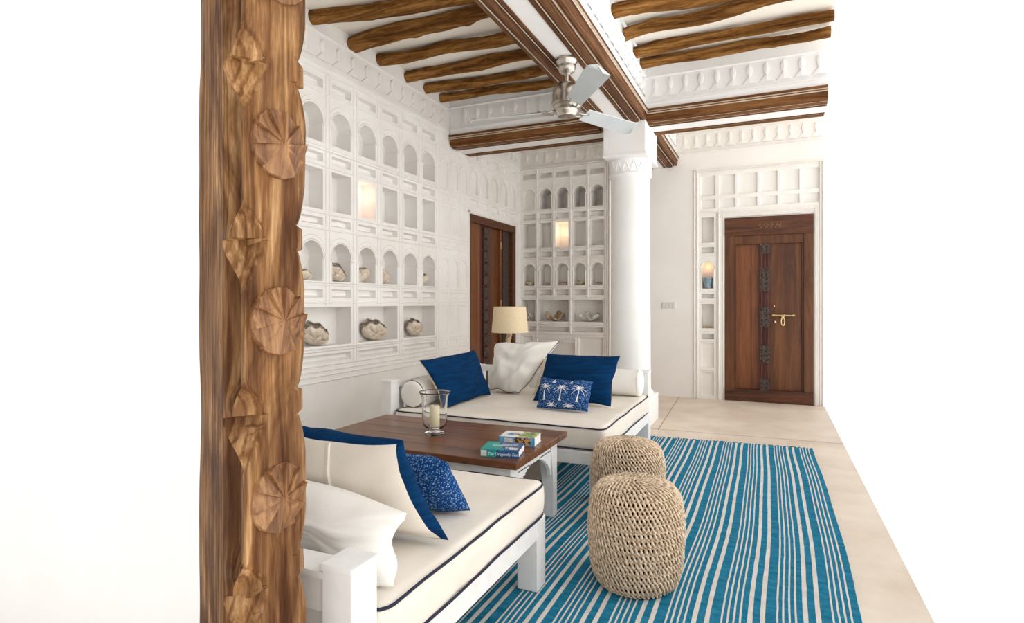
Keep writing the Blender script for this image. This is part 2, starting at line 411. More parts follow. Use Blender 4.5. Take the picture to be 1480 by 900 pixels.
# ---- back wall (faces -Y) : plane Y=7.27, alcove part and door part
B = Relief(lambda u, z, n: (u, BY-n, z))
acols = [(-3.075, -2.895), (-2.842, -2.662), (-2.610, -2.428), (-2.372, -2.192), (-2.138, -1.956)]
for k, (a, b_) in enumerate(acols):
    B.rect_niche(a, b_, 2.802, 2.866, .07, .004, .010)
    if k == 0: B.arch_niche(a+.012, b_-.012, 2.385, 2.66, .06, .008, inset=.12)
    else: B.arch_niche(a+.012, b_-.012, 2.385, 2.66, .27, .008, inset=.1)
    B.rect_niche(a, b_, 2.25, 2.325, .07, .004, .012)
    B.rect_niche(a, b_, 1.876, 2.205, .16, .012)
    B.rect_niche(a, b_, 1.745, 1.818, .07, .004, .012)
    B.arch_niche(a+.012, b_-.012, 1.368, 1.655, .16, .008, inset=.1)
    B.rect_niche(a, b_, 1.238, 1.31, .07, .004, .012)
for (a, b_) in ((-3.094, -2.895), (-2.87, -2.424), (-2.39, -1.961)):
    B.rect_niche(a, b_, .888, 1.176, .2, .008)
    B.rect_niche(a, b_, .755, .822, .07, .004, .012)
for a, b_ in ((-3.09, -2.93), (-2.29, -1.965)): B.rect_niche(a, b_, .35, .69, .03, .015)
B.rect_niche(-2.86, -2.35, .30, .62, .03, .012)
B.strip(-2.88, -2.33, .655, .690, .012); B.strip(-2.88, -2.855, .28, .66, .012); B.strip(-2.345, -2.32, .28, .69, .012)
for i, u in enumerate((-2.868, -2.636, -2.400, -2.165)):
    z0 = 1.2 if i in (1, 3) else .72
    B.strip(u-.012, u+.012, z0, 2.93, .009)
for z in (2.925, 2.78, 2.36, 2.225, 1.85, 1.722, 1.345, 1.205, .855, .725):
    B.strip(-3.10, -1.945, z-.009, z+.010, .014)
for i, u in enumerate((-1.945, -1.915, -1.885)): B.strip(u, u+.02, 0, 2.95, .012+.006*i)
B.frieze(-3.10, -1.62, -2.597, .141, 2.985, 3.132, top=3.165, bot=2.955)
# door surround
B.occ.append((-.50, .43, 0, 2.13))
XE = .535
for (u, h) in ((-.852, .014), (-.830, .008), (-.812, .016)): B.strip(u, u+.013, 0, 2.73, h)
for (z, h) in ((2.718, .014), (2.700, .008), (2.680, .014)): B.strip(-.852, XE, z, z+.012, h)
for (a, b_) in ((-.775, -.605), (-.565, -.385), (-.36, -.148), (-.12, .065), (.095, .288), (.318, .50)):
    B.rect_niche(a, b_, 2.407, 2.645, .03, .012)
    B.rect_niche(a, b_, 2.257, 2.365, .03, .012)
a, b_ = -.765, -.62
B.rect_niche(a, b_, 1.853, 2.155, .12, .006)
B.rect_niche(a, b_, 1.725, 1.80, .08, .006)
B.arch_niche(a+.008, b_-.008, 1.308, 1.62, .14, .006)
B.rect_niche(a, b_, 1.189, 1.244, .08, .006)
B.rect_niche(a, b_, .833, 1.125, .13, .006)
B.rect_niche(a, b_, .705, .769, .08, .006)
B.rect_niche(a, b_, .366, .662, .03, .012)
B.rect_niche(a, b_, .03, .318, .03, .012)
for z in (2.215, 1.826, 1.70, 1.275, 1.155, .80, .683, .34): B.strip(-.79, -.60, z-.006, z+.006, .010)
for (u, h) in ((-.592, .010), (-.573, .018), (-.525, .012)): B.strip(u, u+.014, 0, 2.215, h)
for (u, h) in ((.440, .014), (.462, .010), (.486, .020), (.512, .024)): B.strip(u, u+.016, 0, 2.215 if h < .02 else 2.70, h)
for (z, h) in ((2.140, .012), (2.165, .010), (2.190, .018)): B.strip(-.592, .456, z, z+.014, h)
B.frieze(-1.04, XE, -.313, .1285, 2.985, 3.135, top=3.165, bot=2.94)
B.fill(-3.11, XE, 0, 3.30)
D = .42
B.poly([(-3.53, 0, -D), (XE, 0, -D), (XE, 3.3, -D), (-3.53, 3.3, -D)])
B.poly([(XE, 0, 0), (XE, 3.3, 0), (XE, 3.3, -D), (XE, 0, -D)])
B.poly([(-3.11, 3.3, 0), (XE, 3.3, 0), (XE, 3.3, -D), (-3.11, 3.3, -D)])
for u in (-.50, .43): B.poly([(u, 0, 0), (u, 2.13, 0), (u, 2.13, -D), (u, 0, -D)])
B.poly([(-.5, 2.13, 0), (.43, 2.13, 0), (.43, 2.13, -D), (-.5, 2.13, -D)])
struct(B.mb.build('wall_back', PLW))

# ---- front wall left of the opening, floor, ceilings
m_ = MB(); m_.box(-3.53, -1.165, .915, 1.015, 0, 3.5, bev=.004); struct(m_.build('wall_front', COLW))
m_ = MB(); m_.box(-3.53, XE, .30, 7.7, -.12, 0); struct(m_.build('floor', FLOOR))
m_ = MB()
for (p, q) in (((-1.6, 5.32), (XE, 5.40)), ((-.93, 5.32), (-1.02, BY))):
    p = V((*p, 0)); q = V((*q, 0)); t = (q-p).normalized(); n_ = V((-t.y, t.x, 0))*.003
    m_.add([p-n_+V((0, 0, .0012)), q-n_+V((0, 0, .0012)), q+n_+V((0, 0, .0012)), p+n_+V((0, 0, .0012))], [(0, 1, 2, 3)])
JOINT = mat_var('floor_joint', (.22, .16, .12), (.30, .22, .17), 20, .9, bs=0)
struct(m_.build('trim_1', JOINT))
m_ = MB()
m_.box(-3.53, -1.50, .92, 5.36, 3.30, 3.42)
m_.box(-1.03, .42, 3.3, 5.36, 3.30, 3.42)
m_.box(-3.53, XE, 5.36, 7.69, 3.30, 3.42)
struct(m_.build('ceiling', CEIL))

# ---- moulded beams
def beam(along, c, half, strip, a0, a1, wood, uref, pitch, label, faces, skip=None):
    if along == 'x': P = lambda t, s_, z: (t, c+s_, z)
    else: P = lambda t, s_, z: (c+s_, t, z)
    base = P((a0+a1)/2, 0, 2.78)
    root = thing('ceiling_beam', base, label, 'beam')
    h = half
    def sweep(mbx, prof, mats_):
        n = len(prof)
        vs = [P(a0, *q) for q in prof]+[P(a1, *q) for q in prof]
        for i in range(n):
            j = (i+1) % n; mbx.add([vs[i], vs[j], vs[n+j], vs[n+i]], [(0, 1, 2, 3)], mats_[i] if mats_ else 0)
        mbx.add(vs, [tuple(range(n)), tuple(range(n, 2*n))], 0)
    k = MB(); up = h-.02
    sweep(k, [(-strip, 2.79), (strip, 2.79), (strip, 2.90), (up, 2.90), (up, 3.30), (-up, 3.30), (-up, 2.90), (-strip, 2.90)], None)
    k.build('plaster_core', COLW, root)
    for sg in faces:
        k = Relief((lambda u, z, n, sg=sg: P(u, sg*(up+n), z)))
        if skip: 
            for (s0, s1) in skip: k.frieze(s0, s1, uref, pitch, 3.005, 3.165, top=3.195, bot=2.975)
        else: k.frieze(a0, a1, uref, pitch, 3.005, 3.165, top=3.195, bot=2.975)
        k.mb.build('frieze', COLW, root)
    wdt = h-strip
    for sg in (-1, 1):
        e = lambda f, z: (sg*(strip+wdt*f), z)
        prof = [e(0, 2.90), e(0, 2.782), e(.12, 2.782), e(.13, 2.796), e(.17, 2.796), e(.18, 2.786), e(.23, 2.786), e(.24, 2.798), e(.275, 2.798), e(.285, 2.784),
                e(.60, 2.784), e(.61, 2.800), e(.65, 2.800), e(.66, 2.790), e(.72, 2.790), e(.73, 2.806), e(.77, 2.806), e(.78, 2.797),
                e(.92, 2.797), e(.92, 2.812), e(.95, 2.816), e(.95, 2.850), e(1.02, 2.856), e(1.02, 2.866), e(.98, 2.870), e(.98, 2.876), e(1.05, 2.882), e(1.05, 2.905), e(.9, 2.905)]
        mm = [0]*len(prof); 
        for i in (5, 13, 22, 25): mm[i] = 1
        k = MB(); sweep(k, prof, mm); k.build('wood_moulding', [wood, LINE], root)
    return root
beam('y', -1.268, .235, .065, .955, 7.26, BEAMY, 3.98, .142, 'long dark moulded ceiling beam running from the foreground over the column, fan hanging from it', (1,), skip=[(2.3, 5.33), (5.9, 7.24)])
beam('x', 5.605, .262, .10, -3.105, -1.50, BEAMX, -2.074, .1415, 'dark moulded cross beam between the niche wall and the column', (-1,))
beam('x', 5.605, .262, .10, -1.06, .42, BEAMX, -.17, .1322, 'brown moulded cross beam right of the column, in front of the door wall', (-1,))

# ---- logs
def log(p0, p1, r, seed, label, group, bend=.02, twist=1.0):
    p0, p1 = V(p0), V(p1); n = 60; k = 18; L = (p1-p0).length
    kn = [(random.Random(seed*7+i).random()*.9+.05, random.Random(seed*9+i).random()*6.28, random.Random(seed*5+i).uniform(.12, .28)) for i in range(7)]
    vs = []; fs = []
    for i in range(n+1):
        t = i/n; c = p0.lerp(p1, t)+V((0, nz(t*2.2+seed*3.1)*bend*2.6, nz(t*2.6+seed*5.3, 4)*bend*1.4))
        base = r*(1+.20*nz(t*3+seed, 9))*(1.04-.12*t)
        for j in range(k):
            a = 2*math.pi*j/k+t*twist
            rr = base*(1+.18*nz(math.cos(a)*1.3+seed, math.sin(a)*1.3, t*L*3.0)+.07*nz(math.cos(a)*3, math.sin(a)*3+seed, t*L*9)+.035*math.cos(3*a+seed))
            for (kt, ka, kh) in kn:
                da = (a-ka+math.pi) % (2*math.pi)-math.pi
                rr += r*kh*math.exp(-((t-kt)*L/.045)**2-(da/.5)**2)
            vs.append(c+V((0, math.cos(2*math.pi*j/k)*rr, math.sin(2*math.pi*j/k)*rr)))
    for i in range(n):
        for j in range(k): fs.append((i*k+j, i*k+(j+1) % k, (i+1)*k+(j+1) % k, (i+1)*k+j))
    fs.append(tuple(range(k))); fs.append(tuple(n*k+j for j in range(k)))
    m_ = MB(); m_.add(vs, fs)
    o = m_.build('ceiling_log', LOG, None, True, base=p0)
    return tag(o, label, 'log', group)
gl, gr = 'rough logs across the left ceiling bay', 'rough logs across the right ceiling bay'
LN = ['rough ceiling log nearest the viewer over the niche wall', 'thick twisted ceiling log, second from the front over the niche wall',
      'knotty ceiling log third from the front over the niche wall', 'wavy ceiling log third from the back over the niche wall',
      'rough ceiling log second from the back over the niche wall', 'short slim ceiling log in the left bay beside the dark cross beam']
for i, (ya, yb, r) in enumerate(((3.34, 3.62, .055), (3.80, 3.74, .062), (4.15, 4.23, .050), (4.59, 4.56, .050), (4.93, 4.95, .045), (5.22, 5.25, .042))):
    log((LX-.02, ya, 3.25-(.004 if i else 0)), (-1.47, yb, 3.25), r, i+1, LN[i], gl, .03 if i else .02)
RN = ['ceiling log nearest the viewer in the right bay, its end at the photo top', 'bowed ceiling log second from the front in the right bay',
      'cracked ceiling log second from the back in the right bay', 'knotty ceiling log at the back of the right bay above the teardrop frieze']
for i, (ya, yb, r) in enumerate(((4.17, 4.22, .050), (4.52, 4.40, .046), (4.89, 4.84, .045), (5.17, 5.13, .044))):
    log((-1.05, ya, 3.245), (.42, yb, 3.245), r, i+21, RN[i], gr, .018)

# ---- column
cx, cy = -1.24, 5.59
root = thing('column', (cx, cy, 0), 'round white plaster column with square capital where the ceiling beams meet', 'column')
m_ = MB(); m_.box(cx-.23, cx+.225, cy-.235, cy+.235, 0, .265, bev=.012); m_.build('plinth', COLW, root)
m_ = MB(); m_.lathe([(.215, .265), (.215, .30), (.193, .32), (.19, .5), (.186, 1.3), (.184, 2.33), (.200, 2.338), (.205, 2.35), (.200, 2.362), (.186, 2.368), (.186, 2.40)], cx, cy, 64)
m_.build('shaft', COLW, root, True, angle=40)
m_ = MB(); m_.lathe([(.186, 2.366), (.192, 2.40), (.198, 2.47), (.21, 2.50), (.21, 2.52)], cx, cy, 64)
nt_ = 16
for k in range(nt_):
    a0 = 2*math.pi*k/nt_; hw = math.pi/nt_*.92
    def pc(a, z, r_): return (cx+r_*math.cos(a), cy+r_*math.sin(a), z)
    for (A, B_) in (((a0-hw, 2.375), (a0, 2.475)), ((a0, 2.475), (a0+hw, 2.375))):
        pts = []
        for j in range(5):
            f = j/4; a = A[0]+(B_[0]-A[0])*f; z = A[1]+(B_[1]-A[1])*f
            pts.append(pc(a, z, .192+.06*(z-2.37)))
        m_.tube(pts, .0055, 5)
m_.build('capital', COLW, root, True, angle=40)
m_ = MB(); m_.box(-1.430, -1.040, 5.30, 5.89, 2.495, 2.80, bev=.010); m_.box(-1.437, -1.033, 5.293, 5.897, 2.49, 2.515, bev=.008)
m_.build('impost_block', COLW, root)

# ---- ceiling fan
fx, fy = -1.262, 3.745
root = thing('ceiling_fan', (fx, fy, 2.79), 'metal ceiling fan with grey blades hanging from the long dark beam', 'fan')
m_ = MB(); m_.lathe([(.062, 2.79), (.072, 2.785), (.073, 2.765), (.060, 2.750), (.058, 2.74), (.060, 2.725), (.05, 2.700), (.030, 2.690), (.022, 2.68)], fx, fy, 32); m_.build('canopy', NICKEL, root, True, angle=50)
m_ = MB(); m_.lathe([(.014, 2.685), (.014, 2.60)], fx, fy, 16); m_.build('downrod', NICKEL, root, True, angle=50)
m_ = MB(); m_.lathe([(.02, 2.635), (.035, 2.628), (.07, 2.615), (.092, 2.585), (.098, 2.55), (.097, 2.50), (.103, 2.492), (.103, 2.478), (.094, 2.472), (.096, 2.46), (.090, 2.45), (.078, 2.442), (.075, 2.425), (.06, 2.41), (.058, 2.40), (.03, 2.392), (.001, 2.39)], fx, fy, 40)
m_.build('motor_housing', NICKEL, root, True, angle=40)
for a in (64, 184, 304):
    d = V((math.cos(R(a)), math.sin(R(a)), 0)); w = V((-d.y, d.x, 0)); c0 = V((fx, fy, 2.45))
    m_ = MB()
    for sg in (-1, 1):
        m_.tube([c0+d*.075+w*.012*sg, c0+d*.11+w*.03*sg+V((0, 0, -.018)), c0+d*.16+w*.032*sg+V((0, 0, -.010)), c0+d*.20+w*.02*sg], .006, 8)
    br = m_.build('blade_bracket', NICKEL, root, True)
    m_ = MB(); N = 40; vs = []
    for i in range(N+1):
        t = i/N; L = .17+.53*t; hw = (.050+.022*t)*(1 if t < .93 else math.sqrt(max(.05, 1-((t-.93)/.07)**2)))
        for sgn in (-1, 1):
            for th_ in (0, .006):
                vs.append(c0+d*L+w*hw*sgn+V((0, 0, -.006+th_+-sgn*.022)))
    fs = []
    for i in range(N):
        o = i*4; fs += [(o, o+2, o+6, o+4), (o+1, o+5, o+7, o+3), (o, o+4, o+5, o+1), (o+2, o+3, o+7, o+6)]
    fs += [(0, 1, 3, 2), (N*4, N*4+2, N*4+3, N*4+1)]
    m_.add(vs, fs); m_.build('blade', BLADE, root, False)

# ---- carved post in the foreground
px, ya, yb, xl = -.90, .787, .958, -1.180
root = thing('carved_post', (px-.05, (ya+yb)/2, 0), 'tall carved wooden post with rosettes in the left foreground', 'post')
PER = .341; Z0 = 1.15+(436-360)*.00146   # bottom of a tooth
def yedge(z):
    """right silhouette (far edge of the lit face)"""
    p = ((Z0-z)/PER) % 1.0       # going down from the bottom of a tooth
    if p > .86: return yb-.001+.003*nz(z*30), True
    q = p/.86
    return yb-.030*(1-min(1, (math.sin(math.pi*q))**.5*1.12)), False
def cornerdepth(z):
    """chamfer carved on the corner: a spearhead that widens below each ledge"""
    p = ((1.15+(436-353)*.00146-z)/PER) % 1.0
    if p < .30: w = .088-.074*smoothstep(0, .32, p)
    elif p < .80: w = .012+.006*math.sin((p-.3)/.5*math.pi)
    else: w = .014+.070*smoothstep(.78, .965, p)
    dp = .034*(1-smoothstep(0, .34, p)) if p < .5 else 0
    return w, dp, p
m_ = MB(); NZ = 640; ZT = 3.45
NA, NB = 22, 30
rows = []
for i in range(NZ+1):
    z = ZT*i/NZ; ye, tooth = yedge(z); w, dp, ph = cornerdepth(z)
    row = []
    # front face (-Y), from left edge to the corner
    for j in range(NA+1):
        t = j/NA; x = xl+(px-xl)*t
        fl = 0.0
        dl = (px-x)
        y = ya; t2 = (max(0, dl)/.28)**.85
        # long hollow on the dark face
        y += .050*math.exp(-((dl-.075)/.030)**2)*(1-.75*smoothstep(.80, .97, ph)*1)*(1-.6*(1-smoothstep(0, .10, ph)))
        y += .128*t2*(1 if True else 0)+.004*nz(x*20, z*5, 3)
        if dl < w: y += (w-dl)*.55+dp*(1-dl/w)
        row.append(V((x, y, z)))
    for j in range(1, NB+1):
        t = j/NB; y = ya+(ye-ya)*t; x = px
        dr = y-ya
        if dr < w*.7: x -= (w*.7-dr)*.6+dp*(1-dr/(w*.7))*.8
        de = ye-y
        x -= .010*max(0, 1-de/.03)**2
        x += .0035*nz(y*16, z*4.5, 7)+.006*nz(y*5, z*1.3, 2)
        if tooth and de < .032: x -= .006
        row.append(V((x, y, z)))
    row.append(V((px-.05, yb-.02 if not tooth else yb-.003, z)) if False else V((px-.06, min(ye, yb-.004), z)))
    row.append(V((xl, yb-.01, z)))
    rows.append(row)
n = len(rows[0])
vs = [p for r_ in rows for p in r_]; fs = []
for i in range(NZ):
    for j in range(n):
        k = (j+1) % n
        fs.append((i*n+j, i*n+k, (i+1)*n+k, (i+1)*n+j))
fs.append(tuple(range(n))); fs.append(tuple(NZ*n+j for j in range(n)))
m_.add(vs, fs); m_.build('shaft', POSTW, root, True, angle=50)
# thin shelf ledges cut at the corner
def ledge(z, dz, tilt):
    m_ = MB(); pts_t = []; 
    for i in range(9):
        t = i/8; a = R(180+90*t)
        pts_t.append(V((px-.030+.0*t, ya+.02, z)))
    # curved blade following the chamfer from front face to lit face
    A = V((px-.075, ya+.060, z+tilt)); Cn = V((px-.006, ya+.002, z)); Bn = V((px+.001, ya+.055, z+.010))
    top = []; bot = []
    for i in range(13):
        t = i/12; p = A*(1-t)**2+Cn*2*t*(1-t)+Bn*t*t
        wv = math.sin(math.pi*t); top.append(p+V((0, 0, .0015+.002*wv))); bot.append(p-V((0, 0, dz*wv)))
    inn = [V((px-.03, ya+.03, q.z)) for q in top]; inb = [V((px-.03, ya+.03, q.z)) for q in bot]
    for i in range(12):
        m_.add([top[i], top[i+1], bot[i+1], bot[i]], [(0, 1, 2, 3)])
        m_.add([top[i], top[i+1], inn[i+1], inn[i]], [(0, 1, 2, 3)])
        m_.add([bot[i], bot[i+1], inb[i+1], inb[i]], [(0, 1, 2, 3)])
    m_.build('carved_ledge', POSTW, root, True, angle=40)
for yy in (-480, -383, -170, 90, 312, 352, 580, 622, 857, 890, 1080):
    zc = 1.15+(436-yy)*.00134
    if .05 < zc < 3.3: ledge(zc, .008, .004 if yy in (90, 352) else -.004)
def rosette(zc, yc):
    m_ = MB(); r_ = .067; N = 10; x0 = px-.001
    cen = V((x0+.020, yc, zc))
    for k in range(N):
        a0 = 2*math.pi*k/N+.12; a1 = a0+2*math.pi/N*.5; a2 = a0+2*math.pi/N
        def q(a, rr, h): return V((x0+h, yc+rr*math.sin(a), zc+rr*math.cos(a)))
        # each petal: sharp ridge at a0, valley near a2
        m_.add([cen, q(a0, r_, .017), q(a1, r_*1.0, .008)], [(0, 1, 2)])
        m_.add([cen, q(a1, r_*1.0, .008), q(a2-.02, r_, .005)], [(0, 1, 2)])
        m_.add([cen, q(a2-.02, r_, .005), q(a2, r_, .017)], [(0, 1, 2)])
        for (s0, h0, s1, h1) in ((a0, .017, a1, .008), (a1, .008, a2-.02, .005), (a2-.02, .005, a2, .017)):
            m_.add([q(s0, r_, h0), q(s1, r_, h1), q(s1, r_*1.04, -.006), q(s0, r_*1.04, -.006)], [(0, 1, 2, 3)])
    m_.build('rosette', ROSEW, root)
for k in (-2, -1, 0, 1, 2, 3, 4):
    zc = 1.15+(436-(215+k*248))*.001415
    if .1 < zc < 3.3: rosette(zc, .872)

# ------------------------------------------------------------------ doors
def carved_post_piece(mb_, P, u0, u1, z0, z1, n0, n1, blocks, mi_smooth=0, mi_carve=1):
    zs = [z0]+[z for b_ in blocks for z in b_]+[z1]
    for i in range(len(zs)-1):
        a, b_ = zs[i], zs[i+1]
        if b_ <= a: continue
        if i % 2 == 1:
            mb_.hexa([P(u0, a, n0), P(u1, a, n0), P(u1, a, n1+.012), P(u0, a, n1+.012), P(u0, b_, n0), P(u1, b_, n0), P(u1, b_, n1+.012), P(u0, b_, n1+.012)], mi_carve)
            w = (u1-u0)
            for q in range(int((b_-a)/(w*.5))):
                zc = a+w*.25+q*w*.5
                for uu in (.25, .75):
                    cu = u0+w*uu
                    mb_.hexa([P(cu-w*.16, zc-w*.14, n1+.01), P(cu+w*.16, zc-w*.14, n1+.01), P(cu+w*.03, zc, n1+.024), P(cu-w*.03, zc, n1+.024),
                              P(cu-w*.16, zc+w*.14, n1+.01), P(cu+w*.16, zc+w*.14, n1+.01), P(cu+w*.03, zc+.003, n1+.024), P(cu-w*.03, zc+.003, n1+.024)], mi_carve)
        else:
            mb_.hexa([P(u0, a, n0), P(u1, a, n0), P(u1, a, n1-.01), P(u0, a, n1-.01), P(u0, b_, n0), P(u1, b_, n0), P(u1, b_, n1-.01), P(u0, b_, n1-.01)], mi_smooth)
            w = u1-u0
            for f in (.08, .40, .72):
                mb_.hexa([P(u0+w*f, a, n1-.012), P(u0+w*(f+.2), a, n1-.012), P(u0+w*(f+.16), a, n1+.004), P(u0+w*(f+.04), a, n1+.004),
                          P(u0+w*f, b_, n1-.012), P(u0+w*(f+.2), b_, n1-.012), P(u0+w*(f+.16), b_, n1+.004), P(u0+w*(f+.04), b_, n1+.004)], mi_smooth)
DARKRED = mat_wood('door_post_wood', (.03, .010, .008), (.085, .022, .014), (.14, .045, .03), 'z', 1.5, .5, .3, .004)
P1 = lambda u, z, n: V((u, BY-n, z))
root = bpy.data.objects.new('door_1', None); C.objects.link(root); root.location = (-.035, BY+.05, 0); root['kind'] = 'structure'
m_ = MB()
m_.box(-.498, -.395, BY-.012, BY+.09, 0, 1.93, bev=.005); m_.box(.330, .428, BY-.012, BY+.09, 0, 1.93, bev=.005)
m_.box(-.395, -.380, BY+.004, BY+.09, .14, 1.82, bev=.004); m_.box(.312, .330, BY+.004, BY+.09, .14, 1.82, bev=.004)
m_.box(-.395, .330, BY-.004, BY+.09, 1.815, 1.915, bev=.005)
m_.build('door_frame', DOORW, root)
m_ = MB(); m_.box(-.498, .428, BY-.02, BY+.09, 1.915, 2.128, bev=.005)
m_.box(-.37, .31, BY-.026, BY-.018, 1.922, 1.932)
m_.build('lintel', DOORF, root)
m_ = MB()   # gilded script carved into the lintel
rs = random.Random(3)
for k, (u, w) in enumerate(((-.145, .05), (-.085, .06), (-.02, .045), (.03, .05), (.075, .03))):
    pts = [P1(u+w*t-.0, 2.015+.018*math.sin(t*6.3+k*1.3), .026) for t in [i/10 for i in range(11)]]
    m_.tube(pts, .003, 5)
    m_.tube([P1(u+w*.6, 2.02, .026), P1(u+w*.6, 2.055-.01*(k % 2), .026)], .003, 5)
    m_.tube([P1(u+w*.3, 1.992, .026), P1(u+w*.36, 1.997, .026)], .003, 5)
m_.build('carved_script', GOLD, root)
m_ = MB(); m_.box(-.498, .428, BY-.03, BY+.09, 0, .14, bev=.006); m_.build('sill', DOORF, root)
m_ = MB()
for a, b_ in ((-.380, -.215), (-.213, -.122)): m_.box(a, b_, BY+.035, BY+.07, .14, 1.815, bev=.003)
lf = m_.build('door_leaf', DOORL, root)
m_ = MB(); m_.box(-.014, .312, BY+.03, BY+.07, .14, 1.815, bev=.003); rl = m_.build('door_leaf', DOORW, root)
m_ = MB()
carved_post_piece(m_, P1, -.122, -.014, .14, 1.815, -.07, .012, [(.14, .27), (.45, .655), (.86, 1.09), (1.27, 1.54), (1.70, 1.815)])
m_.build('centre_post', [DARKRED, CARVE], root)
m_ = MB(); m_.tube([P1(.006, .998, -.005), P1(.245, .995, -.005)], .0075, 10)
for u in (.02, .13, .22): m_.box(u, u+.012, BY+.0, BY+.03, .985, 1.01, bev=.002)
m_.build('bolt', BRASS, root, True, angle=40)
m_ = MB(); m_.tube([P1(.118+.017*math.cos(a), .925+.045*math.sin(a), 0) for a in [2*math.pi*i/20 for i in range(20)]], .006, 6, closed=True)
m_.box(.103, .133, BY-.006, BY+.03, .96, .992, bev=.003)
m_.build('hasp', BRASS, root, True, angle=40)
m_ = MB()
for (u, z, r_) in ((.037, .922, .016), (.028, 1.10, .012)):
    k = MB()
    bmx = bmesh.new(); bmesh.ops.create_uvsphere(bmx, u_segments=16, v_segments=10, radius=r_, matrix=Matrix.Translation((u, BY+.02, z))); m_.bm(bmx)
m_.build('lock_stud', BRASS, root, True)

P2 = lambda u, z, n: V((LX+n, u, z))
root = bpy.data.objects.new('door_2', None); C.objects.link(root); root.location = (LX-.08, 6.45, 0); root['kind'] = 'structure'
m_ = MB()
m_.box(LX-.16, LX-.01, 5.802, 5.86, 0, 2.06, bev=.004); m_.box(LX-.16, LX+.004, 6.99, 7.098, 0, 2.06, bev=.004)
m_.box(LX-.16, LX+.006, 5.802, 7.098, 2.06, 2.148, bev=.005)
m_.build('door_frame', DOORF, root)
m_ = MB()
for a, b_ in ((5.86, 5.97), (5.972, 6.12)): m_.box(LX-.06, LX-.03, a, b_, .02, 2.06, bev=.003)
m_.build('door_leaf', DOORL, root)
m_ = MB(); m_.box(LX-.10, LX-.07, 6.12, 6.99, .02, 2.06, bev=.003); m_.build('door_leaf', DOORW, root)
m_ = MB(); 
for k in range(14):
    z0 = .05+k*.143
    carved_post_piece(m_, P2, 6.215, 6.36, z0, z0+.141, -.07, -.035, [(z0+.012, z0+.125)])
m_.box(LX-.075, LX-.045, 6.14, 6.42, .02, 2.06, mi=0)
m_.build('centre_post', [DARKRED, CARVE], root)
m_ = MB(); m_.box(LX-.07, LX-.035, 6.70, 6.735, .02, 2.06, bev=.003); m_.box(LX-.07, LX-.045, 6.80, 6.99, .02, 2.06, mi=1, bev=.003)
m_.build('door_rail', [DOORL, CARVE], root)
m_ = MB()
for z in (1.08, 1.82): m_.box(LX-.036, LX-.028, 6.70, 6.73, z, z+.09, bev=.002)
m_.build('hinge', BRASS, root)

# wall switches
root = thing('light_switch', (-1.143, BY, 1.06), 'small white switch plate on the plain wall left of the closed door', 'switch')
m_ = MB(); m_.box(-1.225, -1.062, BY-.010, BY+.004, 1.066, 1.146, bev=.003); m_.build('plate', SWITCH, root)
for k in range(4):
    u = -1.217+k*.039; m_ = MB(); m_.box(u, u+.032, BY-.016, BY-.008, 1.078, 1.134, bev=.002); m_.build('rocker', SWITCH, root)

# ------------------------------------------------------------------ rug
rugL, rugR, rugN, rugF = -1.36, .305, 1.80, 5.045
def far(x): return 5.0+(x+.91)*.074
WS = []
per = .1835; ph0 = .0
def X0(): return -.2435
x_ref = -.2435
T = [(0, .0165), (.042, .0165), (.0905, .0068), (.1100, .0068), (.1305, .0068), (.1510, .0068)]
st = []
k = -8
while x_ref+k*per < rugR+per:
    for (o, w) in T: st.append((x_ref+k*per+o-w/2, x_ref+k*per+o+w/2))
    k += 1
st = [s for s in st if s[0] > rugL+.015 and s[1] < rugR-.004]
edges = [rugL]+[e for s in st for e in s]+[rugR]
m_ = MB(); NY = 90
def shift(x, y): return .009*math.sin(y*2.1+.4)+.003*math.sin(y*4.7+x)+.0016*nz(x*60, y*14)
def top(x, y): return .009+.0025*nz(x*3, y*3, 5)
vs = []; 
for j in range(NY+1):
    for i, x in enumerate(edges):
        yf = far(x)+.006*nz(x*9, 3); y = rugN+(yf-rugN)*j/NY
        xx = x+shift(x, y)
        vs.append((xx, y, top(x, y)))
ne = len(edges)
for j in range(NY):
    for i in range(ne-1): m_.f.append([j*ne+i, j*ne+i+1, (j+1)*ne+i+1, (j+1)*ne+i]); m_.m.append(i % 2)
m_.v = [V(p) for p in vs]
def skirt(idx):
    o = len(m_.v); m_.v += [V((m_.v[i].x, m_.v[i].y, .001)) for i in idx]
    for q in range(len(idx)-1): m_.f.append([idx[q], idx[q+1], o+q+1, o+q]); m_.m.append(0)
skirt([i for i in range(ne)]); skirt([NY*ne+i for i in range(ne)]); skirt([j*ne for j in range(NY+1)]); skirt([j*ne+ne-1 for j in range(NY+1)])
rug = m_.build('striped_rug', [RUGB, RUGW], None, base=((rugL+rugR)/2, 3.4, 0))
tag(rug, 'blue and cream striped flatweave rug lying on the pale floor under the poufs', 'rug')
m_ = MB(); rs = random.Random(8)
x = rugL+.01
while x < rugR:
    y = far(x)+.004; xx = x+shift(x, y); dx = rs.uniform(-.02, .02); L = rs.uniform(.012, .034)
    m_.tube([(xx, y-.006, .008), (xx+dx*.5, y+L*.5, .008), (xx+dx, y+L, .004)], .0032, 5)
    x += rs.uniform(.012, .024)
m_.build('fringe', RUGB, rug, True)

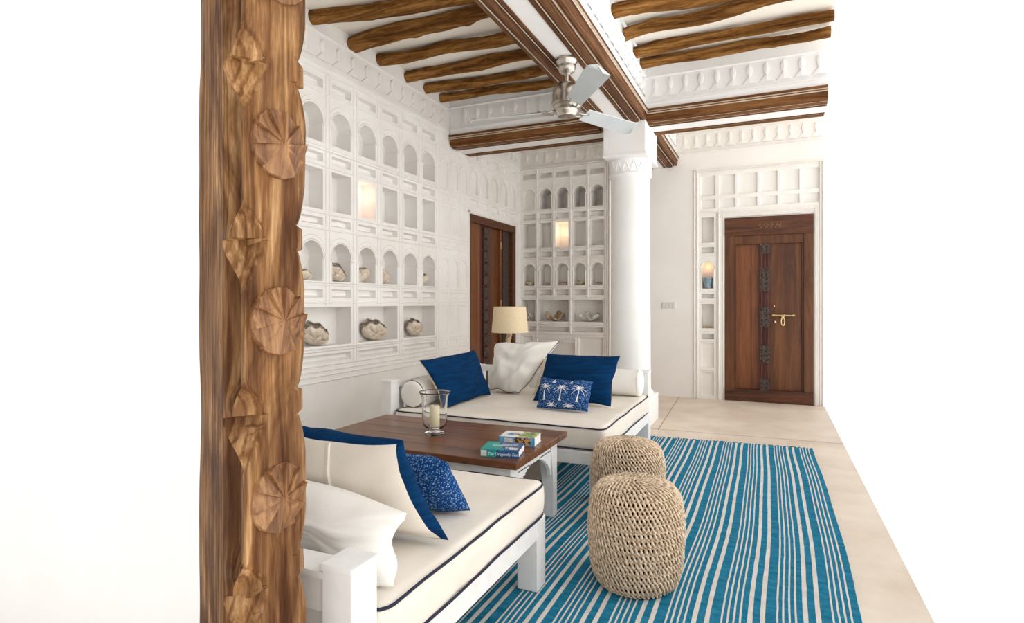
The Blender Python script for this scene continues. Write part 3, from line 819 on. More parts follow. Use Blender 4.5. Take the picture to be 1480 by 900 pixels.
# ------------------------------------------------------------------ poufs
def pouf():
    root = thing('woven_pouf', (0, 0, 0), 'x', 'pouf', 'knotted rope poufs on the striped rug')
    prof = [(.140, .006), (.158, .026), (.171, .07), (.179, .13), (.183, .20), (.182, .27), (.177, .32), (.167, .355), (.150, .380), (.124, .394), (.08, .401), (.03, .404), (.001, .4045)]
    seg = [0]
    for a, b_ in zip(prof, prof[1:]): seg.append(seg[-1]+math.hypot(b_[0]-a[0], b_[1]-a[1]))
    tot = seg[-1]
    def S(s):
        s = max(0, min(tot, s))
        for i in range(len(seg)-1):
            if s <= seg[i+1]+1e-9:
                t = (s-seg[i])/(seg[i+1]-seg[i]); a, b_ = prof[i], prof[i+1]
                r_ = a[0]+(b_[0]-a[0])*t; z = a[1]+(b_[1]-a[1])*t
                tr, tz = b_[0]-a[0], b_[1]-a[1]; l = math.hypot(tr, tz)
                return r_, z, tz/l, -tr/l
        return prof[-1][0], prof[-1][1], 0, 1
    m_ = MB(); rs = random.Random(2)
    s = .008; row = 0; pitch = .0275
    while s < tot-.006:
        r_, z, nr, nzv = S(s)
        N = max(4, round(2*math.pi*r_/.0335)); M = N*8
        A = pitch*.47
        for st_ in (0, 1):
            pts = []; rad = []
            for i in range(M):
                th_ = 2*math.pi*i/M; ph = N*th_/1.0+(row % 2)*math.pi/2*2*.5
                ss = s+(1 if st_ else -1)*A*math.sin(ph)+.0015*nz(th_*9, row*3.1, st_)
                rr, zz, a1, a2 = S(ss)
                o = .005*math.cos(ph+(math.pi if st_ else 0)*1.0)+.004+.003*nz(th_*4+row, z*20)
                pts.append((( rr+a1*o)*math.cos(th_), (rr+a1*o)*math.sin(th_), zz+a2*o)); rad.append((.0046+.0012*math.sin(i*2.1+row)))
            m_.tube(pts, rad, 5, closed=True)
        s += pitch; row += 1
    m_.build('woven_cover', ROPE, root, True)
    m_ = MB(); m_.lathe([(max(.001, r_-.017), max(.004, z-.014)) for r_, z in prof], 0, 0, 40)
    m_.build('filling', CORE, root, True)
    return root
pf = pouf(); pf.location = (-.505, 2.375, .0140); pf['label'] = 'knotted natural rope pouf nearer the viewer on the striped rug'
dup(pf, (-.69, 3.05, .0140), 1.1, 'knotted natural rope pouf behind, nearer the far daybed')
for ch in pf.children: pass

# ------------------------------------------------------------------ table
tx0, tx1, ty0, ty1, tz = -2.19, -1.01, 2.315, 3.00, .45
root = thing('coffee_table', ((tx0+tx1)/2, (ty0+ty1)/2, 0), 'low white coffee table with dark brown wooden top between the daybeds', 'table')
m_ = MB()
for k in range(5):
    a = ty0+(ty1-ty0)*k/5; b_ = ty0+(ty1-ty0)*(k+1)/5
    m_.box(tx0, tx1, a+(.0 if k == 0 else .0006), b_-(.0 if k == 4 else .0006), tz-.032, tz, bev=.004)
m_.build('tabletop', TABLEW, root)
m_ = MB()
m_.box(tx0+.05, tx1-.05, ty0+.045, ty0+.065, tz-.115, tz-.032); m_.box(tx0+.05, tx1-.05, ty1-.065, ty1-.045, tz-.115, tz-.032)
m_.box(tx0+.05, tx0+.07, ty0+.05, ty1-.05, tz-.10, tz-.032); m_.box(tx1-.07, tx1-.05, ty0+.05, ty1-.05, tz-.085, tz-.032)
# curved spandrels on the right end apron
for (y0_, sg) in ((ty0+.11, 1), (ty1-.11, -1)):
    prev = None
    prof = [(0, .21), (.015, .19), (.02, .17), (.035, .155), (.05, .14), (.07, .13), (.085, .115), (.11, .105), (.13, .095), (.16, .085)]
    for (d_, h_) in prof:
        if prev:
            ya_, yb_ = y0_+sg*prev[0], y0_+sg*d_
            ya_, yb_ = min(ya_, yb_), max(ya_, yb_)
            m_.box(tx1-.07, tx1-.05, ya_, yb_, tz-prev[1]*1.0, tz-.08)
        prev = (d_, h_)
m_.build('apron', WHITE, root)
for (sx, sy) in ((0, 0), (1, 0), (1, 1), (0, 1)):
    m_ = MB(); x = tx0+.045 if sx == 0 else tx1-.045; y = ty0+.035 if sy == 0 else ty1-.035
    dx = -1 if sx else 1; dy = 1 if sy == 0 else -1
    N = 10; vs = []
    for i in range(N+1):
        t = i/N; z = tz-.032-(tz-.032-(.0118 if sx else 0))*t
        wy = .085-.055*smoothstep(.1, .75, t)+.045*smoothstep(.75, 1, t) if False else .10-.035*t-.02*math.sin(t*math.pi)
        wx = .075-.02*t
        vs += [(x, y, z), (x+dx*wx, y, z), (x+dx*wx, y+dy*wy, z), (x, y+dy*wy, z)]
    fs = [(0, 1, 2, 3), tuple(N*4+q for q in range(4))]
    for i in range(N):
        for q in range(4): fs.append((i*4+q, i*4+(q+1) % 4, (i+1)*4+(q+1) % 4, (i+1)*4+q))
    m_.add(vs, fs); m_.build('leg', WHITE, root)

# glass hurricane + candle
vx, vy = -1.625, 2.645
hur = MB()
hur.lathe([(.052, .4515), (.056, .455), (.050, .462), (.030, .468), (.024, .474), (.040, .482), (.060, .500), (.066, .53), (.066, .60), (.068, .64), (.078, .668), (.084, .675),
           (.082, .677), (.076, .671), (.0645, .642), (.0625, .60), (.0625, .53), (.056, .503), (.036, .488), (.001, .485)], vx, vy, 48)
hr = hur.build('hurricane_vase', GLASS, None, True, base=(vx, vy, .451)); tag(hr, 'clear glass hurricane vase holding the candle on the brown table', 'vase')
root = thing('pillar_candle', (vx, vy, .4885), 'cream pillar candle standing inside the glass hurricane vase', 'candle')
m_ = MB(); m_.lathe([(.026, .4885), (.0265, .492), (.0265, .598), (.024, .603), (.010, .600), (.001, .599)], vx, vy, 32); m_.build('wax', WAX, root, True, angle=50)
m_ = MB(); m_.tube([(vx, vy, .598), (vx+.001, vy, .606), (vx+.003, vy, .612)], .0012, 6); m_.build('wick', NAVY, root)

# books
def text_mesh(txt, size, ext=.0004):
    cu = bpy.data.curves.new('t', 'FONT'); cu.body = txt; cu.size = size; cu.extrude = ext; cu.shear = .25
    o = bpy.data.objects.new('t', cu); C.objects.link(o)
    dg = bpy.context.evaluated_depsgraph_get(); me = bpy.data.meshes.new_from_object(o.evaluated_get(dg))
    bpy.data.objects.remove(o); return me
def place_text(txt, size, mat, root, mtx, name):
    me = text_mesh(txt, size); me.transform(mtx); me.materials.clear(); me.materials.append(mat); me.name = name
    o = bpy.data.objects.new(name, me); C.objects.link(o); o.parent = root; return o
def book(loc, rz, w, d, h, label, kind):
    """w along spine, d across; spine faces local -Y"""
    root = thing('book', loc, label, 'book', 'paperbacks on the table'); 
    L = V(loc)
    def bx(mb_, *a, **k): mb_.box(*a, **k)
    m_ = MB(); m_.v = []; m_.box(.003, w-.003, .004, d-.002, .0022, h-.0022); m_.v = [p+L for p in m_.v]; m_.build('page_block', PAGES, root)
    m_ = MB(); mats = [TEAL, DBLUE, CWHITE, CPINK, CGREEN, CSKY, CORNG]
    main, second = (0, 1) if kind == 0 else (2, 2)
    sp = .52
    for (z0, z1) in ((0, .0022), (h-.0022, h)):
        if kind == 0:
            m_.add([(0, 0, z0), (w*.62, 0, z0), (w*.30, d, z0), (0, d, z0), (0, 0, z1), (w*.62, 0, z1), (w*.30, d, z1), (0, d, z1)], [(0, 3, 2, 1), (4, 5, 6, 7), (0, 1, 5, 4), (1, 2, 6, 5), (2, 3, 7, 6), (3, 0, 4, 7)], 0)
            m_.add([(w*.62, 0, z0), (w, 0, z0), (w, d, z0), (w*.30, d, z0), (w*.62, 0, z1), (w, 0, z1), (w, d, z1), (w*.30, d, z1)], [(0, 3, 2, 1), (4, 5, 6, 7), (0, 1, 5, 4), (1, 2, 6, 5), (2, 3, 7, 6), (3, 0, 4, 7)], 1)
        else: m_.box(0, w, 0, d, z0, z1, 2)
    if kind == 0:
        m_.box(0, w*.42, -.001, .002, 0, h, 0); m_.box(w*.42, w, -.001, .002, 0, h, 1); m_.box(.004, .030, -.0016, 0, .004, h-.003, 3)
        m_.box(w*.72, w*.93, d*.12, d*.34, h, h+.0005, 3)
    else:
        m_.box(0, w, -.001, .002, 0, h, 5); m_.box(w*.15, w*.38, -.0016, 0, .004, h-.006, 3); m_.box(w*.42, w*.88, -.0016, 0, .005, h-.002, 6)
        m_.box(w*.14, w*.34, d*.32, d*.62, h, h+.0005, 5); m_.box(w*.36, w*.50, d*.32, d*.60, h, h+.0006, 6)
        m_.box(w*.52, w*.98, d*.03, d*.97, h, h+.0005, 4); m_.box(w*.16, w*.46, d*.70, d*.74, h, h+.0005, 3); m_.box(w*.16, w*.40, d*.80, d*.84, h, h+.0005, 3)
    m_.v = [p+L for p in m_.v]; m_.build('cover', mats, root)
    if kind == 0:
        sM = Matrix.Translation((.034, -.0012, h*.26)) @ Matrix.Rotation(R(90), 4, 'X')
        place_text('The Dragonfly Sea', .0185, CWHITE, root, sM, 'spine_title')
        for (tx, px_, py_, sz) in (('The', .075, .095, .026), ('Dragonfly', .040, .068, .030), ('Sea', .105, .036, .030)):
            place_text(tx, sz, CWHITE, root, Matrix.Translation((px_, py_, h+.0002)) @ Matrix.Rotation(R(14), 4, 'Z'), 'cover_title')
    root.rotation_euler = (0, 0, rz); return root
book((-1.205, 2.352, .4505), R(12), .178, .150, .033, 'teal and blue paperback lying nearer the table corner', 0)
book((-1.222, 2.590, .4505), R(7), .180, .130, .040, 'white paperback with green photo cover lying behind the teal one', 1)

# ------------------------------------------------------------------ daybeds
def rail_pts(): pass
def daybed(name, label, x0, x1, y0, y1, back_y, arm_left, post_side, seed):
    """frame, slatted back at back_y, optional left arm"""
    root = thing(name, ((x0+x1)/2, (y0+y1)/2, 0), label, 'daybed', 'white daybeds around the coffee table')
    m_ = MB(); t = .045
    m_.box(x0, x1, y0, y0+t, .215, .292, bev=.004); m_.box(x0, x1, y1-t, y1, .215, .292, bev=.004)
    m_.box(x0, x0+t, y0+t, y1-t, .215, .292, bev=.004); m_.box(x1-t, x1, y0+t, y1-t, .215, .292, bev=.004)
    for k in range(9):
        a = x0+t+(x1-x0-2*t)*(k+.2)/9; m_.box(a, a+.07, y0+t, y1-t, .262, .280)
    m_.build('bed_frame', WHITE, root)
    return root
PW = .085
# near daybed: back rail along its viewer side
nx0, nx1, ny0, ny1 = -2.75, -.84, 1.03, 2.215
nb = daybed('daybed', 'white slatted daybed with cream mattress in the left foreground', nx0, nx1, ny0, ny1, ny0, False, 0, 1)
def leg(x, y, top, root, w=.085, d=.09, cap=False, z0=0):
    m_ = MB(); m_.box(x, x+w, y, y+d, z0, top, bev=.004)
    if cap:
        m_.box(x-.004, x+w+.004, y-.004, y+d+.004, top-.004, top+.014, bev=.006)
    m_.build('leg', WHITE, root)
leg(nx1-.082, ny1-.092, .286, nb, z0=.0118); leg(nx0, ny1-.095, .292, nb)
leg(nx1-.087, ny0-.004, .548, nb, cap=True); leg(nx0, ny0-.004, .548, nb, cap=True)
m_ = MB(); m_.box(nx0+.08, nx1-.08, ny0+.004, ny0+.060, .445, .525, bev=.004); m_.box(nx0+.08, nx1-.08, ny0-.004, ny0+.080, .522, .540, bev=.006)
m_.build('back_rail', WHITE, nb)
x = nx1-.087-.115
k = 0
while x > nx0+.12:
    w = .105 if k == 0 else .05
    if k == 0: m_ = MB(); m_.box(nx1-.19, nx1-.087, ny0+.018, ny0+.05, .292, .456); m_.build('slat', WHITE, nb); x = nx1-.19-.04
    m_ = MB(); m_.box(x-.055, x, ny0+.020, ny0+.048, .288, .458, bev=.003); m_.build('slat', WHITE, nb)
    x -= .095; k += 1
def mattress(root, x0, x1, y0, y1, z0, z1, seed, lab=None):
    m_ = MB(); soft_box(m_, x0, x1, y0, y1, z0, z1, .035, 26, .006, seed)
    mt = m_.build('mattress', LINEN, root, True); weld(mt)
    for z, of in ((z1-.012, 0), (z0+.016, 0)):
        m_ = MB(); m_.tube(rect_path(x0-.000, x1+.000, y0-.000, y1+.000, z, .05, 14, .0028, seed), .0042, 6, closed=True); m_.build('piping', NAVY, mt, True)
    return mt
mattress(nb, nx0+.01, nx1+.012, ny0+.085, ny1-.02, .290, .436, 3)
# far daybed
fx0, fx1, fy0, fy1 = -2.375, -.87, 3.22, 4.60
fb = daybed('daybed', 'white daybed with blue pillows standing behind the coffee table', fx0, fx1, fy0, fy1, fy1, True, 0, 2)
leg(fx1-.083, fy0+.012, .286, fb, z0=.0118)
leg(fx0-.01, fy0-.01, .612, fb, w=.075, cap=True)
leg(fx0-.01, fy1-.07, .600, fb, w=.075)
leg(fx1-.075, fy1-.07, .602, fb, w=.08, cap=True, z0=.0118)
m_ = MB(); m_.box(fx0, fx0+.055, fy0+.05, fy1-.05, .57, .612, bev=.005); m_.build('arm_rail', WHITE, fb)
m_ = MB(); m_.box(fx0+.05, fx1-.05, fy1-.055, fy1-.01, .55, .600, bev=.005); m_.build('back_rail', WHITE, fb)
k = fx0+.12
while k < fx1-.1:
    m_ = MB(); m_.box(k, k+.055, fy1-.05, fy1-.02, .288, .552, bev=.003); m_.build('slat', WHITE, fb); k += .105
k = fy0+.12
while k < fy1-.12:
    m_ = MB(); m_.box(fx0+.012, fx0+.04, k, k+.055, .288, .572, bev=.003); m_.build('slat', WHITE, fb); k += .105
mattress(fb, fx0+.075, fx1+.008, fy0+.005, fy1-.065, .288, .436, 7)

# bolsters
def bolster(p0, p1, r, label, seed):
    p0, p1 = V(p0), V(p1); ax = (p1-p0).normalized(); L = (p1-p0).length
    root = thing('bolster_cushion', (p0.x*.5+p1.x*.5, p0.y*.5+p1.y*.5, min(p0.z, p1.z)-r), label, 'cushion', 'bolsters on the far daybed')
    up = V((0, 0, 1)); sd = ax.cross(up).normalized(); N = 40; K = 28
    prof = [(-.012, .0), (-.012, .45), (-.010, .75), (-.004, .92), (.006, .99), (.02, 1.0)]
    seq = [(a, f) for a, f in prof]+[(L*i/30, 1.0) for i in range(2, 29)]+[(L-a, f) for a, f in prof[::-1]]
    vs = []
    for a, f in seq:
        for k in range(K):
            th_ = 2*math.pi*k/K; w = 1+.035*nz(math.cos(th_)*2+seed, math.sin(th_)*2, a*9)+.02*nz(math.cos(th_)*5, math.sin(th_)*5+seed, a*22)
            vs.append(p0+ax*a+(sd*math.cos(th_)+up*math.sin(th_))*max(.0015, r*f*w))
    n_ = len(seq); fs = []
    for i in range(n_-1):
        for k in range(K): fs.append((i*K+k, i*K+(k+1) % K, (i+1)*K+(k+1) % K, (i+1)*K+k))
    m_ = MB(); m_.add(vs, fs); m_.build('cover', COTTON, root, True)
    for a in (.012, L-.012):
        m_ = MB(); m_.tube([p0+ax*a+(sd*math.cos(2*math.pi*k/32)+up*math.sin(2*math.pi*k/32))*r*1.0 for k in range(32)], .0035, 5, closed=True); m_.build('piping', NAVY if a < .05 and abs(ax.y) > .5 else COTTON, root, True)
bolster((-2.215, 3.31, .527), (-2.215, 4.18, .527), .090, 'white bolster cushion along the left arm behind the left blue pillow', 1)
bolster((-1.42, 4.415, .537), (-.90, 4.415, .537), .100, 'white bolster cushion along the back, its round end at the right', 5)

# pillows
def pillow(name, cor, thick, mats, label, group, seed=0, pinch=.055, pipe=None, wr=1.0, motif=None, bulge=.5, flat_edge=0, rim=None, n=30, sagz=0.0):
    """cor = BL, BR, TR, TL seen from the printed side; mats = front, back"""
    BL, BR, TR, TL = [V(c) for c in cor]; ctr = (BL+BR+TR+TL)/4
    nrm = (BR-BL).cross(TL-BL).normalized()
    base = V((ctr.x, ctr.y, min(c.z for c in (BL, BR, TR, TL))))
    def plane(u, v):
        s_, t_ = 2*u-1, 2*v-1
        u2 = .5+s_*.5*(1-pinch*(1-t_*t_)); v2 = .5+t_*.5*(1-pinch*(1-s_*s_))
        p = BL*(1-u2)*(1-v2)+BR*u2*(1-v2)+TR*u2*v2+TL*(1-u2)*v2
        # soft wander of the outline
        p = p+(BR-BL).normalized()*.012*nz(v*3.2, seed*2.1, u*2)*wr+(TL-BL).normalized()*.012*nz(u*3.2, seed*1.7, v*2+5)*wr
        if sagz: p = p-V((0, 0, sagz*(1-s_*s_)*v))
        return p
    def hgt(u, v, side):
        s_, t_ = abs(2*u-1), abs(2*v-1)
        h = (max(0, 1-s_**2.4)*max(0, 1-t_**2.4))**bulge
        w = nz(u*2.5+seed, v*2.5, side*3)*.12
        ang = math.atan2(2*v-1, 2*u-1); rad = math.hypot(s_, t_)
        w += .13*smoothstep(.35, 1.15, rad)*math.sin(ang*11+nz(u*2, v*2, seed)*7)*(.5+.5*nz(ang*1.5, seed, 2))
        w += .10*(1-abs(nz(u*3+seed, v*3+nz(v*2, u*2, seed)*1.5, 8))*4)*smoothstep(.1, .6, 1-max(s_, t_)) * .6
        return thick/2*h*(1+w*wr)
    def S(u, v, side, off=0): return plane(u, v)+nrm*(side*(hgt(u, v, side)+off))
    g = [.5-.5*math.cos(math.pi*i/n) for i in range(n+1)]
    m_ = MB(); N = n+1
    idx = {}
    vs = []
    for side in (1, -1):
        for i in range(N):
            for j in range(N):
                edge = i in (0, n) or j in (0, n)
                if edge and side == -1: idx[(side, i, j)] = idx[(1, i, j)]; continue
                idx[(side, i, j)] = len(vs); vs.append(S(g[i], g[j], side))
    m_.v = [V(p) for p in vs]
    for side in (1, -1):
        for i in range(n):
            for j in range(n):
                mi = 0 if side == 1 else 1
                if rim is not None and side == -1 and (min(i, j, n-1-i, n-1-j) < rim): mi = 0
                f = [idx[(side, i, j)], idx[(side, i+1, j)], idx[(side, i+1, j+1)], idx[(side, i, j+1)]]
                m_.f.append(f if side == 1 else f[::-1]); m_.m.append(mi)
    if motif:
        for (pts, w0, w1) in motif:
            # ribbon on the front surface
            k = len(pts); Lf = []; Rt = []
            for i, (a, b_) in enumerate(pts):
                p0 = pts[max(0, i-1)]; p1 = pts[min(k-1, i+1)]; d = V((p1[0]-p0[0], p1[1]-p0[1])); 
                d = d.normalized() if d.length else V((1, 0)); q = V((-d.y, d.x)); w = w0+(w1-w0)*i/(k-1)
                cl = lambda x: min(.985, max(.015, x))
                Lf.append(S(cl(a+q.x*w), cl(b_+q.y*w*1.7), 1, .0012)); Rt.append(S(cl(a-q.x*w), cl(b_-q.y*w*1.7), 1, .0012))
            m_.add(Lf+Rt, [(i, i+1, k+i+1, k+i) for i in range(k-1)], 2)
    o = m_.build(name, mats, None, True, base=base)
    tag(o, label, 'pillow', group)
    if pipe:
        bd = [(g[i], 0) for i in range(n)]+[(1, g[i]) for i in range(n)]+[(g[n-i], 1) for i in range(n)]+[(0, g[n-i]) for i in range(n)]
        m_ = MB(); m_.tube([plane(u, v) for u, v in bd], .0035, 5, closed=True)
        m_.build('piping', pipe, o, True)
    return o, S
def palm(uc, vb, h, flip=1):
    out = [([(uc+.006*math.sin(t*3), vb+h*.62*t) for t in [i/8 for i in range(9)]], .013, .007)]
    top_ = (uc+.002, vb+h*.62)
    out.append(([(uc-.03, vb), (uc+.03, vb)], .010, .010))
    for a, L in ((92, .36), (65, .40), (40, .44), (15, .44), (-12, .36), (115, .40), (140, .44), (165, .44), (192, .36), (78, .30), (103, .30)):
        pts = []
        for i in range(7):
            t = i/6; x_ = math.cos(R(a))*L*t; y_ = math.sin(R(a))*L*t-.22*t*t
            pts.append((top_[0]+x_*h*.50, top_[1]+y_*h*1.0))
        out.append((pts, .008, .003))
    return out
def palms():
    out = []
    for (u, v) in ((.14, .28), (.47, .28), (.80, .28)): out += palm(u, v-.03, .68)
    for (u, v) in ((.30, -.28), (.64, -.28)): out += [q for q in palm(u, v-.08, .68)]
    for (u, v) in ((.30, .86), (.64, .86)): out += palm(u, v, .3)[:2]
    clean = []
    for pts, a, b_ in out:
        pts = [p for p in pts if .03 < p[1] < .96 and .03 < p[0] < .97]
        if len(pts) > 1: clean.append((pts, a, b_))
    return clean
gi, gp = 'plain indigo pillows', 'palm print lumbar pillows'
pillow('throw_pillow', [(-1.965, 3.36, .445), (-1.955, 3.99, .445), (-2.120, 4.04, .775), (-2.150, 3.31, .760)], .13, [BLUE, CREAM, MOTIF], 'indigo blue pillow leaning to the left arm of the far daybed', gi, 3, rim=None, pinch=.05, wr=1.2)
pillow('throw_pillow', [(-2.04, 4.14, .45), (-1.76, 4.12, .45), (-1.50, 4.27, .85), (-2.05, 4.29, .80)], .24, [COTTON, COTTON], 'large white pillow with dark piping at the back of the far daybed', 'white pillows', 5, pipe=NAVY, pinch=.03, wr=2.4)
pillow('throw_pillow', [(-1.66, 4.10, .45), (-1.25, 4.13, .45), (-1.25, 4.22, .72), (-1.60, 4.22, .72)], .12, [CREAM, CREAM], 'beige pillow showing between the white pillow and right blue pillow', None, 6, wr=1.2)
pillow('throw_pillow', [(-1.545, 3.83, .445), (-.985, 3.85, .445), (-.975, 4.06, .765), (-1.515, 4.05, .765)], .15, [BLUE, COTTON], 'indigo blue pillow with white edge at the right of the far daybed', gi, 9, pinch=.06, wr=1.2)
pillow('lumbar_pillow', [(-1.425, 3.60, .447), (-1.075, 3.61, .440), (-1.06, 3.68, .635), (-1.42, 3.67, .640)], .10, [PRINT, PRINT, MOTIF], 'small indigo palm print pillow propped before the right blue pillow', gp, 12, pinch=.035, wr=.7, motif=palms())
# near daybed pillows
seam_o, seam_S = pillow('throw_pillow', [(-.862, 1.48, .450), (-1.60, 1.48, .455), (-1.60, 1.305, .79), (-.905, 1.315, .775)], .145, [BLUE, LINEN], 'cream backed pillow with indigo edge on the foreground daybed', gi, 15, pinch=.05, rim=3, wr=1.6)
m_ = MB(); N_ = 24; Lp = [[seam_S(.36+.012*math.sin(t*5)+w_, .03+.94*t, -1, o_) for t in [i/N_ for i in range(N_+1)]] for w_, o_ in ((-.010, -.001), (-.006, .007), (.004, .006), (.006, -.002))]
for a_ in range(3):
    for i in range(N_): m_.add([Lp[a_][i], Lp[a_][i+1], Lp[a_+1][i+1], Lp[a_+1][i]], [(0, 1, 2, 3)])
m_.build('envelope_flap', LINEN, seam_o, True)
pillow('throw_pillow', [(-1.56, 1.19, .455), (-.850, 1.20, .45), (-.875, 1.275, .60), (-1.50, 1.25, .69)], .145, [COTTON, COTTON], 'plump white pillow against the slatted rail of the foreground daybed', 'white pillows', 18, wr=3.0, pinch=.05)
pillow('lumbar_pillow', [(-.925, 1.735, .447), (-1.27, 1.70, .447), (-1.245, 1.60, .645), (-.945, 1.61, .64)], .12, [PRINT, PRINT, MOTIF], 'small indigo palm print pillow half hidden on the foreground daybed', gp, 21, wr=.8, motif=palms())

# ------------------------------------------------------------------ lamp
lx, ly = -2.25, 4.96
root = thing('floor_lamp', (lx, ly, 0), 'rope wrapped lamp with cream drum shade behind the far daybed by the dark door', 'lamp')
m_ = MB(); m_.lathe([(.14, 0), (.145, .012), (.13, .03), (.04, .045), (.03, .06)], lx, ly, 32); m_.build('base', ROPE, root, True, angle=50)
m_ = MB()
core = [V((lx-.05*math.sin(t*3.0)+.03*t, ly, .04+.80*t)) for t in [i/40 for i in range(41)]]
for k in range(3):
    pts = []
    for i in range(161):
        t = i/160; c = V((lx-.06+.085*t*t, ly, .04+.86*t)); a = t*52+k*2*math.pi/3
        pts.append(c+V((math.cos(a)*.013, math.sin(a)*.013, 0)))
    m_.tube(pts, .0135, 7)
m_.build('rope_stem', ROPE, root, True)
m_ = MB(); sx = lx+.02
m_.lathe([(.170, .865), (.172, .866), (.150, 1.105), (.148, 1.105), (.168, .865)], sx, ly, 48, caps=False); m_.build('lamp_shade', SHADE, root, True, angle=50)
m_ = MB()
for a in (0, 60, 120): m_.tube([(sx+.148*math.cos(R(a)), ly+.148*math.sin(R(a)), 1.09), (sx-.148*math.cos(R(a)), ly-.148*math.sin(R(a)), 1.09)], .002, 5)
m_.tube([(sx, ly, .88), (sx, ly, 1.09)], .006, 8)
m_.build('shade_ring', NICKEL, root)

# ------------------------------------------------------------------ shells, coral, pot
def clam(loc, size, mats, label, seed, rz=0, open_=10, tilt=30, ribs=4, ruffle=.10, roll=0, group='shells in the wall niches', spikes=0, dish=False, crust=None):
    root = thing('clam_shell', loc, label, 'shell', group); low = 1e9; made = []
    for vi in ((0,) if dish else (0, 1)):
        m_ = MB(); NU, NVV = 60, 16; vs = []
        for j in range(NVV+1):
            v = j/NVV
            for i in range(NU+1):
                u = i/NU
                if dish:
                    ph = R(-178+356*u); f = math.cos(ribs*ph); 
                    rr = size*.5*v*(1+.13*f*v+.06*nz(math.cos(ph)*2, math.sin(ph)*2, seed+v))
                    if spikes: rr *= 1+.16*v**5*max(0, math.cos(ribs*2*ph))
                    z = size*(.30*v**1.7+ruffle*.5*v**3*math.cos(ribs*ph+1)+.05*nz(ph*2, v*3, seed))
                    vs.append(V((rr*math.cos(ph)*.8, rr*math.sin(ph), z)))
                else:
                    ph = R(360*u); f = math.cos(ribs*2*ph); lip = smoothstep(-.5, .6, math.cos(ph))
                    ox = size*.40*math.cos(ph)*(1+.045*f*lip); oy = size*.58*math.sin(ph)*(1+.045*f*lip)
                    vv = v**.8; x_ = ox*vv; y_ = oy*vv
                    z = size*.25*math.sqrt(max(0, 1-vv**2.3))*(1+.16*f*vv*lip)+size*.02*nz(ph*2, v*4, seed)
                    zz = size*ruffle*vv**3*f*lip*.42
                    sgn = 1 if vi else -1
                    p = V((x_+size*.4, y_, z*sgn+zz))
                    p = Matrix.Rotation(R(-open_/2*sgn), 3, 'Y') @ p-V((size*.4, 0, 0))
                    vs.append(p)
        fs = [(j*(NU+1)+i, j*(NU+1)+i+1, (j+1)*(NU+1)+i+1, (j+1)*(NU+1)+i) for j in range(NVV) for i in range(NU)]
        if dish: Mx = Matrix.Rotation(R(tilt), 3, 'Y')
        else: Mx = Matrix.Rotation(R(-tilt), 3, 'Y') @ Matrix.Rotation(R(roll), 3, 'Z')
        Mx = Matrix.Rotation(rz, 3, 'Z') @ Mx
        m_.add([Mx @ p for p in vs], fs)
        if crust:
            for q in range(len(m_.f)):
                if q//NU >= NVV-1: m_.m[q] = 1
        low = min(low, min(p.z for p in m_.v)); made.append(m_)
    for m_ in made:
        m_.v = [p+V((0, 0, -low+size*.015))+V(loc) for p in m_.v]
        o = m_.build('valve', [mats, crust or mats], root, True)
        md = o.modifiers.new('s', 'SOLIDIFY'); md.thickness = size*.035; md.offset = 0
    return root
E_ = .012
ZA = 1.309
def lw(k): return cols[k]
nm = ['white shell in the leftmost arched niche beside the carved post', 'large clam shell in the second lower arched niche from the carved post', 'upright clam shell in the third lower arched niche from the carved post',
      'small clam shell in the fourth lower arched niche from the carved post', None, 'small clam shell in the last lower arched niche before the blank panels']
for k, sz, Y_ in ((0, .11, 3.315), (1, .165, 3.645), (2, .145, 3.965), (3, .135, 4.28), (5, .125, 4.915)):
    i_ = min(k, 4)
    clam((LX-.058, Y_, ZA), sz, SHELL, nm[k], k+1, rz=R((-30, -40, -20, -35, -25)[i_]), roll=(20, 35, -30, 60, -40)[i_], tilt=(50, 62, 70, 55, 66)[i_], open_=(8, 22, 26, 8, 22)[i_], ribs=3, ruffle=.12, crust=SHELLD if k in (1, 4) else None)
def bigclam(loc, size, label, seed, rz, tilt, ruf, op, roll):
    return clam(loc, size, SHELL, label, seed, rz=rz, tilt=tilt, ribs=4, ruffle=ruf, open_=op, crust=SHELLD, roll=roll)
bigclam((LX-.072, 3.44, .814), .205, 'giant clam shell in the big niche beside the carved post', 11, R(-35), 58, .14, 16, 30)
bigclam((LX-.074, 4.17, .814), .215, 'giant clam shell in the middle big niche of the left wall', 12, R(-30), 60, .13, 14, 22)
bigclam((LX-.072, 4.80, .814), .185, 'clam shell with dark crusted rim in the big niche above the left blue pillow', 13, R(-25), 62, .12, 16, 35)
def coral(loc, h, mat, label, seed, spread=.8, depth=4, r0=.012, cat='coral'):
    rs = random.Random(seed); m_ = MB()
    def br(p, d, L, r_, k):
        q = p+d*L; mid = (p+q)/2+V((rs.uniform(-1, 1), rs.uniform(-1, 1), rs.uniform(-.3, .6)))*L*.12
        m_.tube([p, mid, q], [r_, r_*.85, r_*.7], 7)
        if k > 0:
            for i in range(3 if k > 1 else 2):
                dd = (d+V((rs.uniform(-1, 1), rs.uniform(-1, 1), rs.uniform(-.2, .7)))*spread).normalized()
                if dd.z < .05: dd.z = .15
                br(q if i else mid, dd, L*.78, r_*.72, k-1)
    for i in range(5):
        a = 2*math.pi*i/5+rs.random()
        br(V((math.cos(a)*.01, math.sin(a)*.01, 0)), V((math.cos(a)*.7, math.sin(a)*.7, .8)).normalized(), h*.30, r0, depth-1)
    lo = min(p.z for p in m_.v)
    # keep inside the niche
    for p in m_.v: p.z = (p.z-lo)
    m_.v = [p+V(loc) for p in m_.v]
    o = m_.build('branch_coral', mat, None, True, base=loc); return tag(o, label, cat)
coral((LX-.07, cols[6]-.07, ZA), .085, SHELLD, 'tiny dark coral sprig in the fifth lower arched niche of the left wall', 3, depth=2, r0=.008)
